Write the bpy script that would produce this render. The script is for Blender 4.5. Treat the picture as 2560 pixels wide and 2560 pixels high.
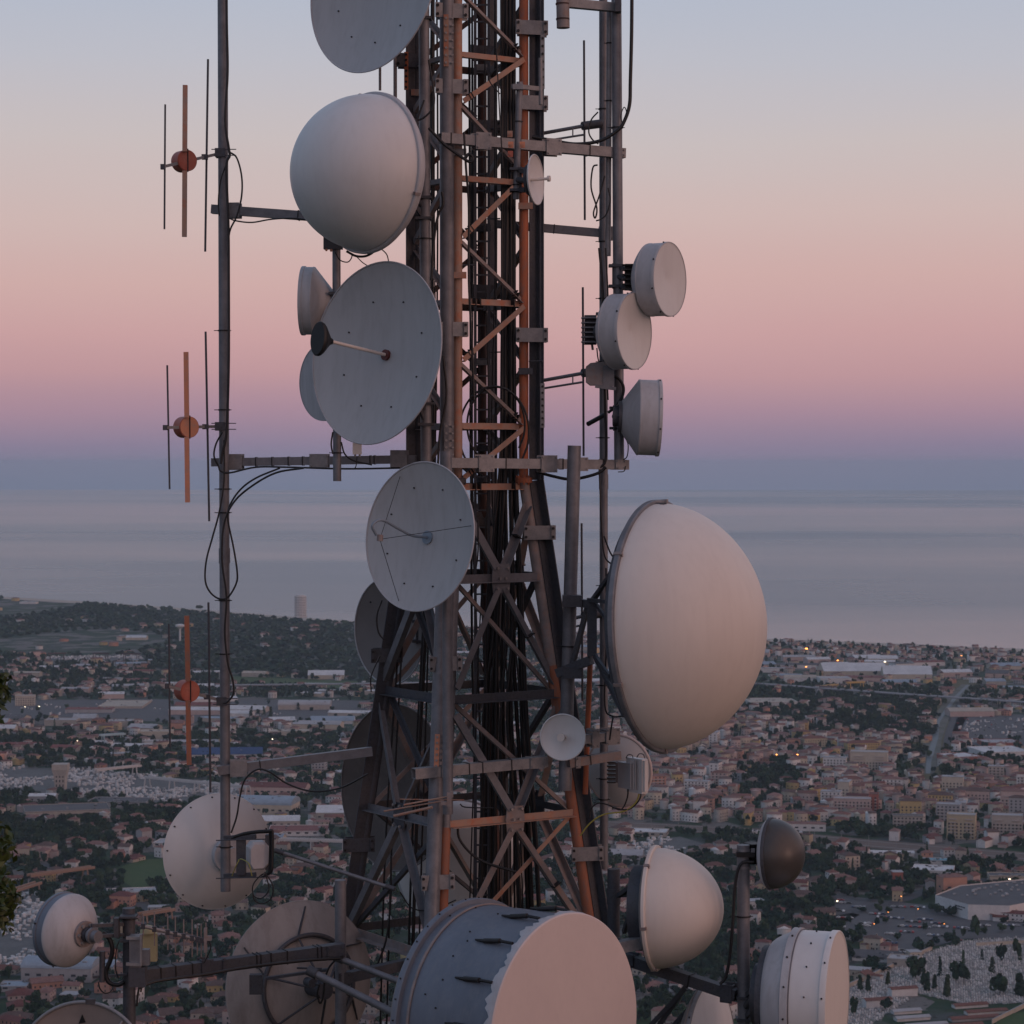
import bpy, math, random
from mathutils import Vector, Matrix
R_ = math.radians
for o in list(bpy.data.objects): bpy.data.objects.remove(o)
SC = bpy.context.scene
COL = SC.collection
random.seed(7)
# ------------------------------------------------------------------ camera
CAMZ = 350.0
PITCH = math.atan(120/6022.0)
cd = bpy.data.cameras.new('camera'); cam = bpy.data.objects.new('camera', cd); COL.objects.link(cam)
cam.location = (0,0,CAMZ); cam.rotation_euler = (math.pi/2-PITCH,0,0)
cd.sensor_width = 36; cd.angle = R_(24.0); cd.clip_end = 80000; cd.clip_start = 0.5
cd.dof.use_dof = True; cd.dof.focus_distance = 27.5; cd.dof.aperture_fstop = 7.0
SC.camera = cam
# ------------------------------------------------------------------ sky, sun, exposure
SUN_AZ = R_(58); SUN_EL = R_(5)          # azimuth right of the direction pointing back at the camera
SUNDIR = Vector((math.sin(SUN_AZ)*math.cos(SUN_EL), -math.cos(SUN_AZ)*math.cos(SUN_EL), math.sin(SUN_EL)))
ld = bpy.data.lights.new('sun','SUN'); ld.energy = 0.26; ld.angle = R_(14); ld.color = (1.0,0.58,0.46)
sun = bpy.data.objects.new('sun', ld); COL.objects.link(sun)
sun.rotation_euler = SUNDIR.to_track_quat('Z','Y').to_euler(); sun.location = (60,-40,400)
DESAT=.17; HAZE_DENS=3.4e-5; HAZE_COL=(.72,.88,1.0,1)
def lin(c):
    g_=sum(c)/3; c=[v+(g_-v)*DESAT for v in c]
    return tuple((v/255/12.92) if v/255 <= .04045 else ((v/255+.055)/1.055)**2.4 for v in c)+(1,)
W = bpy.data.worlds.new('World'); SC.world = W; W.use_nodes = True
nt = W.node_tree; N = nt.nodes; L = nt.links; N.clear()
def nd(t, **k):
    n = N.new(t)
    for a,b in k.items(): setattr(n,a,b)
    return n
tc = nd('ShaderNodeTexCoord'); sp = nd('ShaderNodeSeparateXYZ'); L.new(tc.outputs['Generated'], sp.inputs[0])
mr = nd('ShaderNodeMapRange'); L.new(sp.outputs['Z'], mr.inputs['Value'])
mr.inputs['From Min'].default_value = -.03; mr.inputs['From Max'].default_value = .27
# the bands undulate very slightly
ns = nd('ShaderNodeTexNoise'); ns.inputs['Scale'].default_value = 1.6; ns.inputs['Detail'].default_value = 2
mpn = nd('ShaderNodeMapping'); mpn.inputs['Scale'].default_value = (1,1,9); L.new(tc.outputs['Generated'], mpn.inputs[0]); L.new(mpn.outputs[0], ns.inputs['Vector'])
ma = nd('ShaderNodeMath', operation='MULTIPLY_ADD'); L.new(ns.outputs['Fac'], ma.inputs[0]); ma.inputs[1].default_value = .09; ma.inputs[2].default_value = -.045
ad = nd('ShaderNodeMath', operation='ADD'); L.new(mr.outputs[0], ad.inputs[0]); L.new(ma.outputs[0], ad.inputs[1])
ramp = nd('ShaderNodeValToRGB'); L.new(ad.outputs[0], ramp.inputs[0])
stops = [(-.03,(104,116,144)),(-.011,(111,118,146)),(-.003,(122,119,147)),(.008,(136,121,149)),(.0226,(165,130,149)),(.040,(190,143,149)),
 (.058,(201,153,154)),(.080,(206,165,161)),(.104,(204,176,172)),(.132,(196,183,183)),(.162,(183,183,194)),(.20,(171,180,199)),(.27,(150,167,194))]
e = ramp.color_ramp.elements
for i,(z,c) in enumerate(stops):
    p = (z+.03)/.30
    if i < 2: e[i].position = p; e[i].color = lin(c)
    else:
        q = e.new(p); q.color = lin(c)
mz = nd('ShaderNodeMapRange'); L.new(sp.outputs['Z'], mz.inputs['Value']); mz.inputs['From Min'].default_value = .26; mz.inputs['From Max'].default_value = 1.0
mx = nd('ShaderNodeMix', data_type='RGBA'); L.new(mz.outputs[0], mx.inputs[0]); L.new(ramp.outputs[0], mx.inputs[6]); mx.inputs[7].default_value = lin((112,142,182))
# afterglow round the sun's azimuth
nv = nd('ShaderNodeVectorMath', operation='DOT_PRODUCT'); L.new(tc.outputs['Generated'], nv.inputs[0]); nv.inputs[1].default_value = SUNDIR
g1 = nd('ShaderNodeMapRange'); L.new(nv.outputs['Value'], g1.inputs['Value']); g1.inputs['From Min'].default_value = .15; g1.inputs['From Max'].default_value = 1.0; g1.interpolation_type='SMOOTHSTEP'
gm = nd('ShaderNodeMix', data_type='RGBA'); L.new(g1.outputs[0], gm.inputs[0]); L.new(mx.outputs[2], gm.inputs[6]); gm.inputs[7].default_value = (.74,.47,.43,1)
# side of the sky away from both glows
g2 = nd('ShaderNodeMapRange'); L.new(sp.outputs['X'], g2.inputs['Value']); g2.inputs['From Min'].default_value = -.30; g2.inputs['From Max'].default_value = -1.0; g2.inputs['To Max'].default_value=.6
gm2 = nd('ShaderNodeMix', data_type='RGBA'); L.new(g2.outputs[0], gm2.inputs[0]); L.new(gm.outputs[2], gm2.inputs[6]); gm2.inputs[7].default_value = lin((98,124,158))
bg = nd('ShaderNodeBackground'); L.new(gm2.outputs[2], bg.inputs[0]); bg.inputs[1].default_value = 1.0
wo = nd('ShaderNodeOutputWorld'); L.new(bg.outputs[0], wo.inputs[0])
SC.view_settings.view_transform = 'Standard'; SC.view_settings.look = 'None'; SC.view_settings.gamma = 1; SC.view_settings.exposure = 0.10
SC.render.engine = 'CYCLES'
try:
    SC.cycles.volume_bounces = 1; SC.cycles.max_bounces = 6; SC.cycles.diffuse_bounces = 3
except Exception: pass
# ------------------------------------------------------------------ pixel <-> place
FPX = 6022.0
def ray(px, py):
    u = (px-1280)/FPX; v = (1280-py)/FPX
    return Vector((u, math.cos(PITCH)+v*math.sin(PITCH), -math.sin(PITCH)+v*math.cos(PITCH)))
def at(px, py, d):
    r = ray(px,py); return Vector((0,0,CAMZ))+r*(d/r.y)
def G(px, py, z=0.0):
    r = ray(px,py); return Vector((0,0,CAMZ))+r*((z-CAMZ)/r.z)
def pix(x, y, z=0.0):
    cz = math.cos(PITCH); sz = math.sin(PITCH); dz = z-CAMZ
    f = y*cz-dz*sz; u = x; v = y*sz+dz*cz
    return 1280+FPX*u/f, 1280-FPX*v/f
def m_(px, d=28.0): return px*d/FPX      # pixels to metres at a distance
# ------------------------------------------------------------------ materials
def material(name, base, rough=.6, metal=0.0, c2=None, amt=.5, scale=4.0, c3=None, amt3=.3, scale3=18.0, stretch=(1,1,1), bump=0.0, lo=.35, hi=.65, spec=.4, coat=0):
    m = bpy.data.materials.new(name); m.use_nodes = True
    t = m.node_tree; b = t.nodes['Principled BSDF']
    b.inputs['Roughness'].default_value = rough; b.inputs['Metallic'].default_value = metal
    b.inputs['Specular IOR Level'].default_value = spec
    if coat: b.inputs['Coat Weight'].default_value = coat
    base = tuple(base)+(1,)
    if c2 is None: b.inputs['Base Color'].default_value = base; return m
    tc = t.nodes.new('ShaderNodeTexCoord'); mp = t.nodes.new('ShaderNodeMapping'); mp.inputs['Scale'].default_value = stretch
    t.links.new(tc.outputs['Object'], mp.inputs[0])
    def layer(prev, col, amount, sc, l, h, det=6):
        n = t.nodes.new('ShaderNodeTexNoise'); n.inputs['Scale'].default_value = sc; n.inputs['Detail'].default_value = det; n.inputs['Roughness'].default_value=.65
        t.links.new(mp.outputs[0], n.inputs['Vector'])
        r = t.nodes.new('ShaderNodeMapRange'); r.inputs['From Min'].default_value = l; r.inputs['From Max'].default_value = h; r.inputs['To Max'].default_value = amount
        t.links.new(n.outputs['Fac'], r.inputs['Value'])
        x = t.nodes.new('ShaderNodeMix'); x.data_type = 'RGBA'
        t.links.new(r.outputs[0], x.inputs[0])
        if isinstance(prev, tuple): x.inputs[6].default_value = prev
        else: t.links.new(prev, x.inputs[6])
        x.inputs[7].default_value = tuple(col)+(1,)
        return x.outputs[2], n
    o, n = layer(base, c2, amt, scale, lo, hi)
    if c3 is not None: o, n = layer(o, c3, amt3, scale3, .48, .7)
    t.links.new(o, b.inputs['Base Color'])
    if bump:
        bp = t.nodes.new('ShaderNodeBump'); bp.inputs['Strength'].default_value = bump; bp.inputs['Distance'].default_value = .01
        t.links.new(n.outputs['Fac'], bp.inputs['Height']); t.links.new(bp.outputs[0], b.inputs['Normal'])
    return m
M = {}
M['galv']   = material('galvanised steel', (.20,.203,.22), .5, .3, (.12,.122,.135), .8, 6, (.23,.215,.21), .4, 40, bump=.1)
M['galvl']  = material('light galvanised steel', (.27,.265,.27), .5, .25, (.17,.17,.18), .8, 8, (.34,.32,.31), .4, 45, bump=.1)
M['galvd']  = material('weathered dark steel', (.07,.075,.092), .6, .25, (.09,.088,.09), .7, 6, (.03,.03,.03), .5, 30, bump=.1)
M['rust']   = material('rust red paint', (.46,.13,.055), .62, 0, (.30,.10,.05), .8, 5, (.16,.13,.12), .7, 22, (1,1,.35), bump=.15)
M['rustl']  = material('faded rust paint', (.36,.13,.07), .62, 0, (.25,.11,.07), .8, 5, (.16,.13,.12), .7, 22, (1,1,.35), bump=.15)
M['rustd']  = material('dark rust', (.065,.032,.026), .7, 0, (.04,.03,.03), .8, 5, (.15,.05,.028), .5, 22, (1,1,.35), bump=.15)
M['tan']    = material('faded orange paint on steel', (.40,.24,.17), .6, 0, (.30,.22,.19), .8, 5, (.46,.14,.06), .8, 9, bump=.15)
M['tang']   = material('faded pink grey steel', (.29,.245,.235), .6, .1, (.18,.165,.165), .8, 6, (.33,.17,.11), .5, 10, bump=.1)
M['dipole'] = material('orange dipole paint', (.62,.24,.13), .5, 0, (.48,.22,.14), .7, 6, (.35,.25,.22), .6, 14)
M['dred']   = material('red drum paint', (.36,.075,.045), .5, 0, (.45,.18,.13), .7, 7, (.25,.05,.04), .5, 30)
M['white']  = material('white dish paint', (.43,.43,.435), .5, 0, (.385,.385,.39), .8, 2.0, (.24,.23,.22), .25, 13, (1,.16,1))
M['whiteb'] = material('pale radome', (.64,.63,.62), .42, 0, (.60,.585,.575), .8, 1.6, (.46,.43,.41), .15, 12, (1,.2,1))
M['cream']  = material('cream radome', (.66,.60,.55), .5, 0, (.615,.555,.51), .8, 1.4, (.48,.43,.39), .13, 11, (1,.18,1))
M['shroud'] = material('grey white shroud', (.46,.46,.475), .5, 0, (.38,.38,.40), .8, 2.4, (.26,.25,.24), .4, 12, (1,.2,1))
M['blueg']  = material('blue grey shroud metal', (.155,.18,.22), .5, .1, (.115,.135,.17), .8, 2.5, (.22,.22,.23), .35, 14, (1,.3,1))
M['tanface']= material('membrane radome', (.58,.49,.46), .62, 0, (.54,.455,.43), .8, 1.5, (.45,.38,.36), .16, 14, (1,.7,1))
M['brown']  = material('dull brown dish back', (.26,.22,.20), .65, 0, (.19,.16,.15), .8, 3, (.32,.27,.24), .4, 12)
M['brownl']  = material('pale weathered brown back', (.33,.315,.31), .65, 0, (.25,.235,.23), .8, 2.5, (.18,.16,.15), .5, 8, (1,.3,1))
M['brownd']  = material('dark brown dish', (.11,.085,.075), .65, 0, (.075,.06,.055), .8, 3, (.16,.13,.11), .4, 12)
M['browng']  = material('grey brown dish', (.19,.17,.165), .65, 0, (.14,.125,.12), .8, 3, (.23,.2,.19), .4, 12)
M['darkdome']= material('dark grey radome', (.075,.070,.066), .38, .2, (.055,.05,.048), .7, 3, (.10,.085,.07), .3, 14)
M['black']  = material('black rubber', (.012,.012,.013), .5)
M['cable']  = material('black cable jacket', (.014,.014,.015), .42)
M['hole']   = material('dark bolt', (.03,.028,.028), .5, .4)
M['boltl']  = material('bolt steel', (.30,.28,.27), .45, .5)
M['radio']  = material('radio housing', (.40,.39,.40), .5, 0, (.32,.31,.32), .7, 5)
M['yellow'] = material('yellow cover', (.40,.35,.20), .6)
M['ycable'] = material('yellow green cable', (.30,.28,.06), .5)
M['feedred']= material('dark red collar', (.10,.025,.022), .5)
M['bluehub']= material('blue grey hub', (.20,.25,.30), .45, .2)
# ------------------------------------------------------------------ mesh builder
class MB:
    def __init__(s): s.v=[]; s.f=[]
    def add(s, vs, fs):
        b=len(s.v); s.v += [Vector(v) for v in vs]; s.f += [tuple(i+b for i in f) for f in fs]; return s
    def box(s, c, size, mat=None):
        x,y,z=[q/2 for q in size]; c=Vector(c)
        vs=[Vector((a,b,d)) for a in(-x,x) for b in(-y,y) for d in(-z,z)]
        if mat is not None: vs=[mat@v for v in vs]
        return s.add([c+v for v in vs],[(0,1,3,2),(4,6,7,5),(0,4,5,1),(2,3,7,6),(0,2,6,4),(1,5,7,3)])
    def sweep(s, sec, p1, p2, up=(0,0,1), caps=True):
        p1=Vector(p1); p2=Vector(p2); t=(p2-p1).normalized(); up=Vector(up)
        x=t.cross(up)
        if x.length<1e-4: x=t.cross(Vector((0,1,0)))
        x.normalize(); y=x.cross(t).normalized()
        n=len(sec); vs=[p+x*a+y*b for p in(p1,p2) for a,b in sec]
        fs=[(i,(i+1)%n,n+(i+1)%n,n+i) for i in range(n)]
        if caps: fs+=[tuple(range(n))[::-1],tuple(range(n,2*n))]
        return s.add(vs,fs)
    def beam(s,p1,p2,w,h=None,up=(0,0,1)):
        h=h or w; return s.sweep([(-w/2,-h/2),(w/2,-h/2),(w/2,h/2),(-w/2,h/2)],p1,p2,up)
    def angle(s,p1,p2,w,t=.008,up=(0,0,1),sx=1,sy=1):
        sec=[(0,0),(w,0),(w,t),(t,t),(t,w),(0,w)]; sec=[((a-w/2)*sx,(b-w/2)*sy) for a,b in sec]
        return s.sweep(sec,p1,p2,up)
    def tube(s,p1,p2,r,n=14,r2=None,caps=True):
        if r2 is None: return s.sweep([(r*math.cos(2*math.pi*i/n),r*math.sin(2*math.pi*i/n)) for i in range(n)],p1,p2,(0,0,1) if abs((Vector(p2)-Vector(p1)).normalized().z)<.95 else (0,1,0),caps)
        p1=Vector(p1);p2=Vector(p2);t=(p2-p1).normalized();up=Vector((0,0,1)) if abs(t.z)<.95 else Vector((0,1,0))
        x=t.cross(up).normalized();y=x.cross(t)
        vs=[p+(x*math.cos(2*math.pi*i/n)+y*math.sin(2*math.pi*i/n))*q for p,q in((p1,r),(p2,r2)) for i in range(n)]
        return s.add(vs,[(i,(i+1)%n,n+(i+1)%n,n+i) for i in range(n)]+[tuple(range(n))[::-1],tuple(range(n,2*n))])
    def path(s,pts,r,n=8,res=6,r_end=None):
        P=[Vector(p) for p in pts]
        if len(P)>2 and res>1:
            Q=[]; E=[2*P[0]-P[1]]+P+[2*P[-1]-P[-2]]
            for i in range(1,len(E)-2):
                a,b,c,d=E[i-1:i+3]
                for k in range(res):
                    t=k/res; Q.append(.5*((2*b)+(c-a)*t+(2*a-5*b+4*c-d)*t*t+(3*b-a-3*c+d)*t**3))
            Q.append(P[-1]); P=Q
        vs=[];m=len(P);x=None
        for i,p in enumerate(P):
            t=(P[min(i+1,m-1)]-P[max(i-1,0)]).normalized()
            if x is None: x=t.cross(Vector((.3,1,.2))).normalized()
            else:
                x=(x-t*x.dot(t))
                x=x.normalized() if x.length>1e-6 else t.cross(Vector((1,.2,.1))).normalized()
            y=t.cross(x); rr=r if r_end is None else r+(r_end-r)*i/(m-1)
            vs+=[p+(x*math.cos(2*math.pi*k/n)+y*math.sin(2*math.pi*k/n))*rr for k in range(n)]
        fs=[(i*n+k,i*n+(k+1)%n,(i+1)*n+(k+1)%n,(i+1)*n+k) for i in range(m-1) for k in range(n)]
        fs+=[tuple(range(n))[::-1],tuple((m-1)*n+k for k in range(n))]
        return s.add(vs,fs)
    def lathe(s,prof,n=72,mat=None):
        """prof: list of (r,z); revolve round z"""
        vs=[];idx=[]
        for r,z in prof:
            if r<1e-6: idx.append([len(vs)]*n); vs.append(Vector((0,0,z)))
            else:
                idx.append(list(range(len(vs),len(vs)+n)))
                vs+=[Vector((r*math.cos(2*math.pi*k/n),r*math.sin(2*math.pi*k/n),z)) for k in range(n)]
        fs=[]
        for a,b in zip(idx,idx[1:]):
            for k in range(n):
                q=[a[k],a[(k+1)%n],b[(k+1)%n],b[k]]; u=[]
                for w in q:
                    if w not in u: u.append(w)
                if len(u)>2: fs.append(tuple(u))
        if mat is not None: vs=[mat@v for v in vs]
        return s.add(vs,fs)
def tag(o,label=None,cat=None,group=None,kind=None):
    if label: o['label']=label
    if cat: o['category']=cat
    if group: o['group']=group
    if kind: o['kind']=kind
    return o
SPLIT={'clamp_bolt','plate_bolt','gusset_bolt','mount_strut','end_fitting','cable_tie','cooling_fin','connector','gland','bolt','rod','clamp','support_frame','guard_frame','strap_plate','yellow_cable','handle','heat_sink','rim_clip','lower_arm','rod_clamp','mast_clamp','frame_bar','box_body','mount_bracket','clamp_plate','back_hub','band','end_bracket','top_lug','waveguide_flange','girder','mount_frame','arm','leg_stiffener','cover'}
def chain(o):
    m=o.matrix_basis.copy()
    while o.parent is not None: o=o.parent; m=o.matrix_basis@m
    return m
def comps(mb):
    p=list(range(len(mb.v)))
    def fd(i):
        while p[i]!=i: p[i]=p[p[i]]; i=p[i]
        return i
    for f in mb.f:
        r=fd(f[0])
        for i in f[1:]: p[fd(i)]=r
    gr={}
    for f in mb.f: gr.setdefault(fd(f[0]),[]).append(f)
    out=[]
    for k,fs in gr.items():
        ids=sorted({i for f in fs for i in f}); mp={i:j for j,i in enumerate(ids)}; m=MB(); m.v=[mb.v[i] for i in ids]; m.f=[tuple(mp[i] for i in f) for f in fs]; out.append(m)
    return out
def obj(name, mb, mat, parent=None, world=True, smooth=35, loc=None):
    if name in SPLIT and parent is not None:
        cs=comps(mb)
        if len(cs)>1: return [obj_(name,c,mat,parent,world,smooth,loc) for c in cs][0]
    return obj_(name,mb,mat,parent,world,smooth,loc)
def obj_(name, mb, mat, parent=None, world=True, smooth=35, loc=None):
    me=bpy.data.meshes.new(name)
    if parent is not None and world:
        inv=chain(parent).inverted(); vs=[inv@v for v in mb.v]
    elif loc is not None:
        loc=Vector(loc); vs=[v-loc for v in mb.v]
    else: vs=mb.v
    me.from_pydata([tuple(v) for v in vs],[],mb.f)
    if smooth is not None:
        me.shade_smooth(); me.set_sharp_from_angle(angle=R_(smooth))
    me.materials.append(M[mat] if isinstance(mat,str) else mat)
    o=bpy.data.objects.new(name,me); COL.objects.link(o)
    if parent is not None: o.parent=parent
    elif loc is not None: o.location=loc; o.matrix_world=Matrix.Translation(loc)
    return o
def empty(name,label,cat,mtx,group=None):
    o=bpy.data.objects.new(name,None); COL.objects.link(o); o.empty_display_size=.1
    if not isinstance(mtx,Matrix): mtx=Matrix.Translation(Vector(mtx))
    o.matrix_world=mtx
    return tag(o,label,cat,group)
# ================================================================== SETTING: ground, sea, hill, roads
import array
def smat(name,c1,c2,s1,c3=None,s3=1,a2=.8,a3=.6,rough=.9,coord='Object',stretch=(1,1,1)):
    return material(name,c1,rough,0,c2,a2,s1,c3,a3,s3,stretch,spec=.15)
Mg=bpy.data.materials.new('plain ground'); Mg.use_nodes=True
t=Mg.node_tree; b=t.nodes['Principled BSDF']; b.inputs['Roughness'].default_value=.95; b.inputs['Specular IOR Level'].default_value=.1
tc=t.nodes.new('ShaderNodeTexCoord')
def gn(scale,det=5):
    n=t.nodes.new('ShaderNodeTexNoise'); n.inputs['Scale'].default_value=scale; n.inputs['Detail'].default_value=det; t.links.new(tc.outputs['Object'],n.inputs['Vector']); return n
def gmix(fac,a,c,lo,hi):
    r=t.nodes.new('ShaderNodeMapRange'); r.inputs['From Min'].default_value=lo; r.inputs['From Max'].default_value=hi; t.links.new(fac,r.inputs['Value'])
    x=t.nodes.new('ShaderNodeMix'); x.data_type='RGBA'; t.links.new(r.outputs[0],x.inputs[0])
    if isinstance(a,tuple): x.inputs[6].default_value=a+(1,)
    else: t.links.new(a,x.inputs[6])
    x.inputs[7].default_value=c+(1,); return x.outputs[2]
o1=gmix(gn(.012,6).outputs['Fac'],(.024,.050,.026),(.07,.078,.075),.50,.60)
o2=gmix(gn(.05,5).outputs['Fac'],o1,(.035,.060,.030),.50,.60)
vor=t.nodes.new('ShaderNodeTexVoronoi'); vor.inputs['Scale'].default_value=.03; t.links.new(tc.outputs['Object'],vor.inputs['Vector'])
o3=gmix(vor.outputs['Color'],o2,(.15,.14,.13),.62,.66)
o4=gmix(gn(.2,4).outputs['Fac'],o3,(.03,.035,.028),.55,.70)
t.links.new(o4,b.inputs['Base Color'])
coastpx=[(-900,1470),(0,1494),(240,1509),(420,1522),(560,1533),(740,1547),(900,1558),(1300,1576),(1900,1600),(2300,1615),(2560,1627),(3300,1662)]
coast=[G(*p) for p in coastpx]
coast=[Vector((coast[0].x-30000,coast[0].y+3000,0))]+coast+[Vector((coast[-1].x+30000,coast[-1].y-6000,0))]
mb=MB(); n=len(coast); vs=[Vector((c.x,c.y,0)) for c in coast]+[Vector((c.x,-4000 if abs(c.x)<20000 else -4000,0)) for c in coast]
mb.add(vs,[(i,i+n,i+1+n,i+1) for i in range(n-1)])
g=obj('ground',mb,Mg,smooth=None); tag(g,kind='structure')
# beach strip
Ms=smat('beach sand',(.42,.36,.30),(.34,.29,.24),.05)
def strip(name,pts,w,mt,z=.3,label=None):
    P=[Vector((p.x,p.y,z)) for p in pts]; vs=[]
    for i,p in enumerate(P):
        tt=(P[min(i+1,len(P)-1)]-P[max(i-1,0)]).normalized(); nn=Vector((-tt.y,tt.x,0))
        wi=w[i] if isinstance(w,(list,tuple)) else w
        vs+=[p+nn*wi/2,p-nn*wi/2]
    o=obj(name,MB().add(vs,[(2*i,2*i+1,2*i+3,2*i+2) for i in range(len(P)-1)]),mt,smooth=None); tag(o,kind='structure'); return o
def poly(name,pts,mt,z=.3):
    P=[G(*p) for p in pts]; o=obj(name,MB().add([Vector((p.x,p.y,z)) for p in P],[tuple(range(len(P)))]),mt,smooth=None); tag(o,kind='structure'); return o
strip('beach',[c for c in coast[1:-1]],70,Ms,z=.35)
# sea
Mw=bpy.data.materials.new('sea water'); Mw.use_nodes=True
t=Mw.node_tree; b=t.nodes['Principled BSDF']; b.inputs['Base Color'].default_value=(.03,.07,.10,1); b.inputs['IOR'].default_value=1.33
tc=t.nodes.new('ShaderNodeTexCoord')
def seanoise(sx,sy,scale,det):
    mp=t.nodes.new('ShaderNodeMapping'); mp.inputs['Scale'].default_value=(sx,sy,1); t.links.new(tc.outputs['Object'],mp.inputs[0])
    n=t.nodes.new('ShaderNodeTexNoise'); n.inputs['Scale'].default_value=scale; n.inputs['Detail'].default_value=det; t.links.new(mp.outputs[0],n.inputs['Vector']); return n
n1=seanoise(.00012,.0003,1,6)
r=t.nodes.new('ShaderNodeMapRange'); r.inputs['From Min'].default_value=.35; r.inputs['From Max'].default_value=.65; r.inputs['To Min'].default_value=.17; r.inputs['To Max'].default_value=.33
t.links.new(n1.outputs['Fac'],r.inputs['Value']); t.links.new(r.outputs[0],b.inputs['Roughness'])
n2=seanoise(.02,.05,1,4); bp=t.nodes.new('ShaderNodeBump'); bp.inputs['Strength'].default_value=.35; bp.inputs['Distance'].default_value=3.0
t.links.new(n2.outputs['Fac'],bp.inputs['Height']); t.links.new(bp.outputs[0],b.inputs['Normal'])
FAR=32600
sea=obj('sea',MB().add([(-60000,1500,-.6),(60000,1500,-.6),(60000,FAR,-.6),(-60000,FAR,-.6)],[(0,1,2,3)]),Mw,smooth=None); tag(sea,kind='structure')
# hill under the tower
Mh=smat('wooded hillside',(.03,.045,.018),(.05,.06,.03),.2,(.08,.07,.05),1.2)
mb=MB(); vs=[]; nx,ny=44,44; random.seed(2)
for j in range(ny+1):
    for i in range(nx+1):
        a=i/nx*2*math.pi; rr=(j/ny)**1.8*1060; x=rr*math.cos(a); y=14+rr*math.sin(a)
        h=339.6-max(0,rr-20)*.345
        h+= (random.random()-.5)*min(6,rr*.02) if 0<i<nx and rr>60 else 0
        vs.append(Vector((x,y,max(h,-2))))
mb.add(vs,[(j*(nx+1)+i,j*(nx+1)+i+1,(j+1)*(nx+1)+i+1,(j+1)*(nx+1)+i) for j in range(ny) for i in range(nx)])
tag(obj('hill',mb,Mh,smooth=60),kind='structure')
# haze
HZ=bpy.data.materials.new('haze air'); HZ.use_nodes=True; t=HZ.node_tree; t.nodes.clear()
pv=t.nodes.new('ShaderNodeVolumePrincipled'); ou=t.nodes.new('ShaderNodeOutputMaterial'); t.links.new(pv.outputs[0],ou.inputs['Volume'])
pv.inputs['Density'].default_value=HAZE_DENS; pv.inputs['Color'].default_value=HAZE_COL; pv.inputs['Anisotropy'].default_value=0.0
hz=obj('haze',MB().box((0,15000,191.0),(140000,37000,394.0)),HZ,smooth=None); tag(hz,kind='stuff')

# roads, railway, river, fields, yards
Mroad=smat('asphalt',(.07,.07,.075),(.10,.10,.10),.3); Mrail=smat('railway ballast',(.16,.12,.10),(.10,.08,.07),.05,(.20,.17,.15),.6)
Mfield=smat('mown field',(.04,.08,.025),(.06,.09,.03),.03,(.09,.09,.05),.3); Mdry=smat('dry bank grass',(.12,.10,.05),(.08,.08,.04),.05)
Myard=smat('pale yard gravel',(.13,.13,.13),(.08,.085,.08),.03,(.20,.20,.19),.3); Mpark=smat('car park asphalt',(.09,.09,.095),(.12,.12,.12),.08)
Mwat=material('river water',(.06,.08,.09),.5); Mgrav=smat('river gravel',(.15,.145,.135),(.08,.09,.06),.04)
Mcem=smat('cemetery gravel',(.20,.20,.20),(.10,.12,.08),.08,(.30,.30,.30),.5)
poly('field',[(290,2172),(352,2150),(430,2146),(430,2200),(345,2228),(300,2200)],Mfield)
poly('field',[(560,1690),(900,1704),(900,1724),(700,1716),(560,1706)],Mfield)
poly('field',[(2050,1822),(2240,1825),(2200,1850),(2060,1838)],Mfield)
poly('field',[(2500,2540),(2640,2515),(2640,2600),(2470,2600)],Mfield)
poly('field',[(2080,2268),(2150,2288),(2120,2305),(2080,2300)],Mfield)
poly('field',[(1640,2480),(1740,2500),(1720,2600),(1560,2640),(1500,2600)],Mfield)
poly('yard',[(-60,1918),(200,1922),(330,1935),(640,1968),(640,2000),(430,2012),(300,1996),(200,1985),(-60,1990)],Myard)
poly('yard',[(-60,2220),(90,2230),(120,2300),(110,2440),(-60,2440)],Myard)
poly('yard',[(100,1642),(350,1640),(350,1660),(110,1660)],Myard)
poly('yard',[(-40,1752),(420,1748),(900,1752),(930,1800),(500,1806),(-40,1796)],Mpark)
poly('yard',[(1540,2112),(1700,2092),(1760,2110),(1700,2150),(1540,2170)],Myard)
poly('yard',[(2370,1780),(2640,1790),(2640,1900),(2380,1890)],Mpark)
poly('yard',[(1640,2420),(1760,2430),(1760,2500),(1600,2480)],Mpark)
poly('cemetery_ground',[(2110,2478),(2250,2412),(2330,2378),(2410,2352),(2640,2340),(2640,2505),(2420,2512),(2290,2484),(2180,2560),(2110,2620)],Mcem)
poly('car_park',[(2080,2236),(2300,2262),(2640,2300),(2640,2346),(2410,2348),(2240,2390),(2060,2310)],Mpark)
strip('railway',[G(*p) for p in [(1100,2052),(1530,2062),(1870,2080),(2150,2108),(2560,2142),(2900,2172)]],46,Mrail,.32)
for off in (0,12):
    strip('railway_track',[G(px,py+off-6) for px,py in [(1100,2052),(1530,2062),(1870,2080),(2150,2108),(2560,2142),(2900,2172)]],3.2,smat('track bed %d'%off,(.26,.24,.23),(.18,.17,.16),.5),.5)
strip('river_bank',[G(*p) for p in [(2560,1690),(2440,1706),(2385,1745),(2350,1800),(2325,1870),(2318,1930),(2310,1960)]],[90,80,75,68,55,42,30],Mdry,.30)
strip('river_bed',[G(*p) for p in [(2420,1712),(2385,1745),(2352,1800),(2330,1850),(2328,1900),(2318,1935)]],[20,24,20,24,20,16],Mgrav,.42)
strip('river',[G(*p) for p in [(2420,1713),(2388,1745),(2345,1805),(2338,1845),(2322,1905),(2320,1935)]],[5,6,5,8,6,5],Mwat,.55)
strip('road',[G(*p) for p in [(2470,1700),(2400,1755),(2372,1830),(2360,1900)]],9,Mroad,.44)
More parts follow.
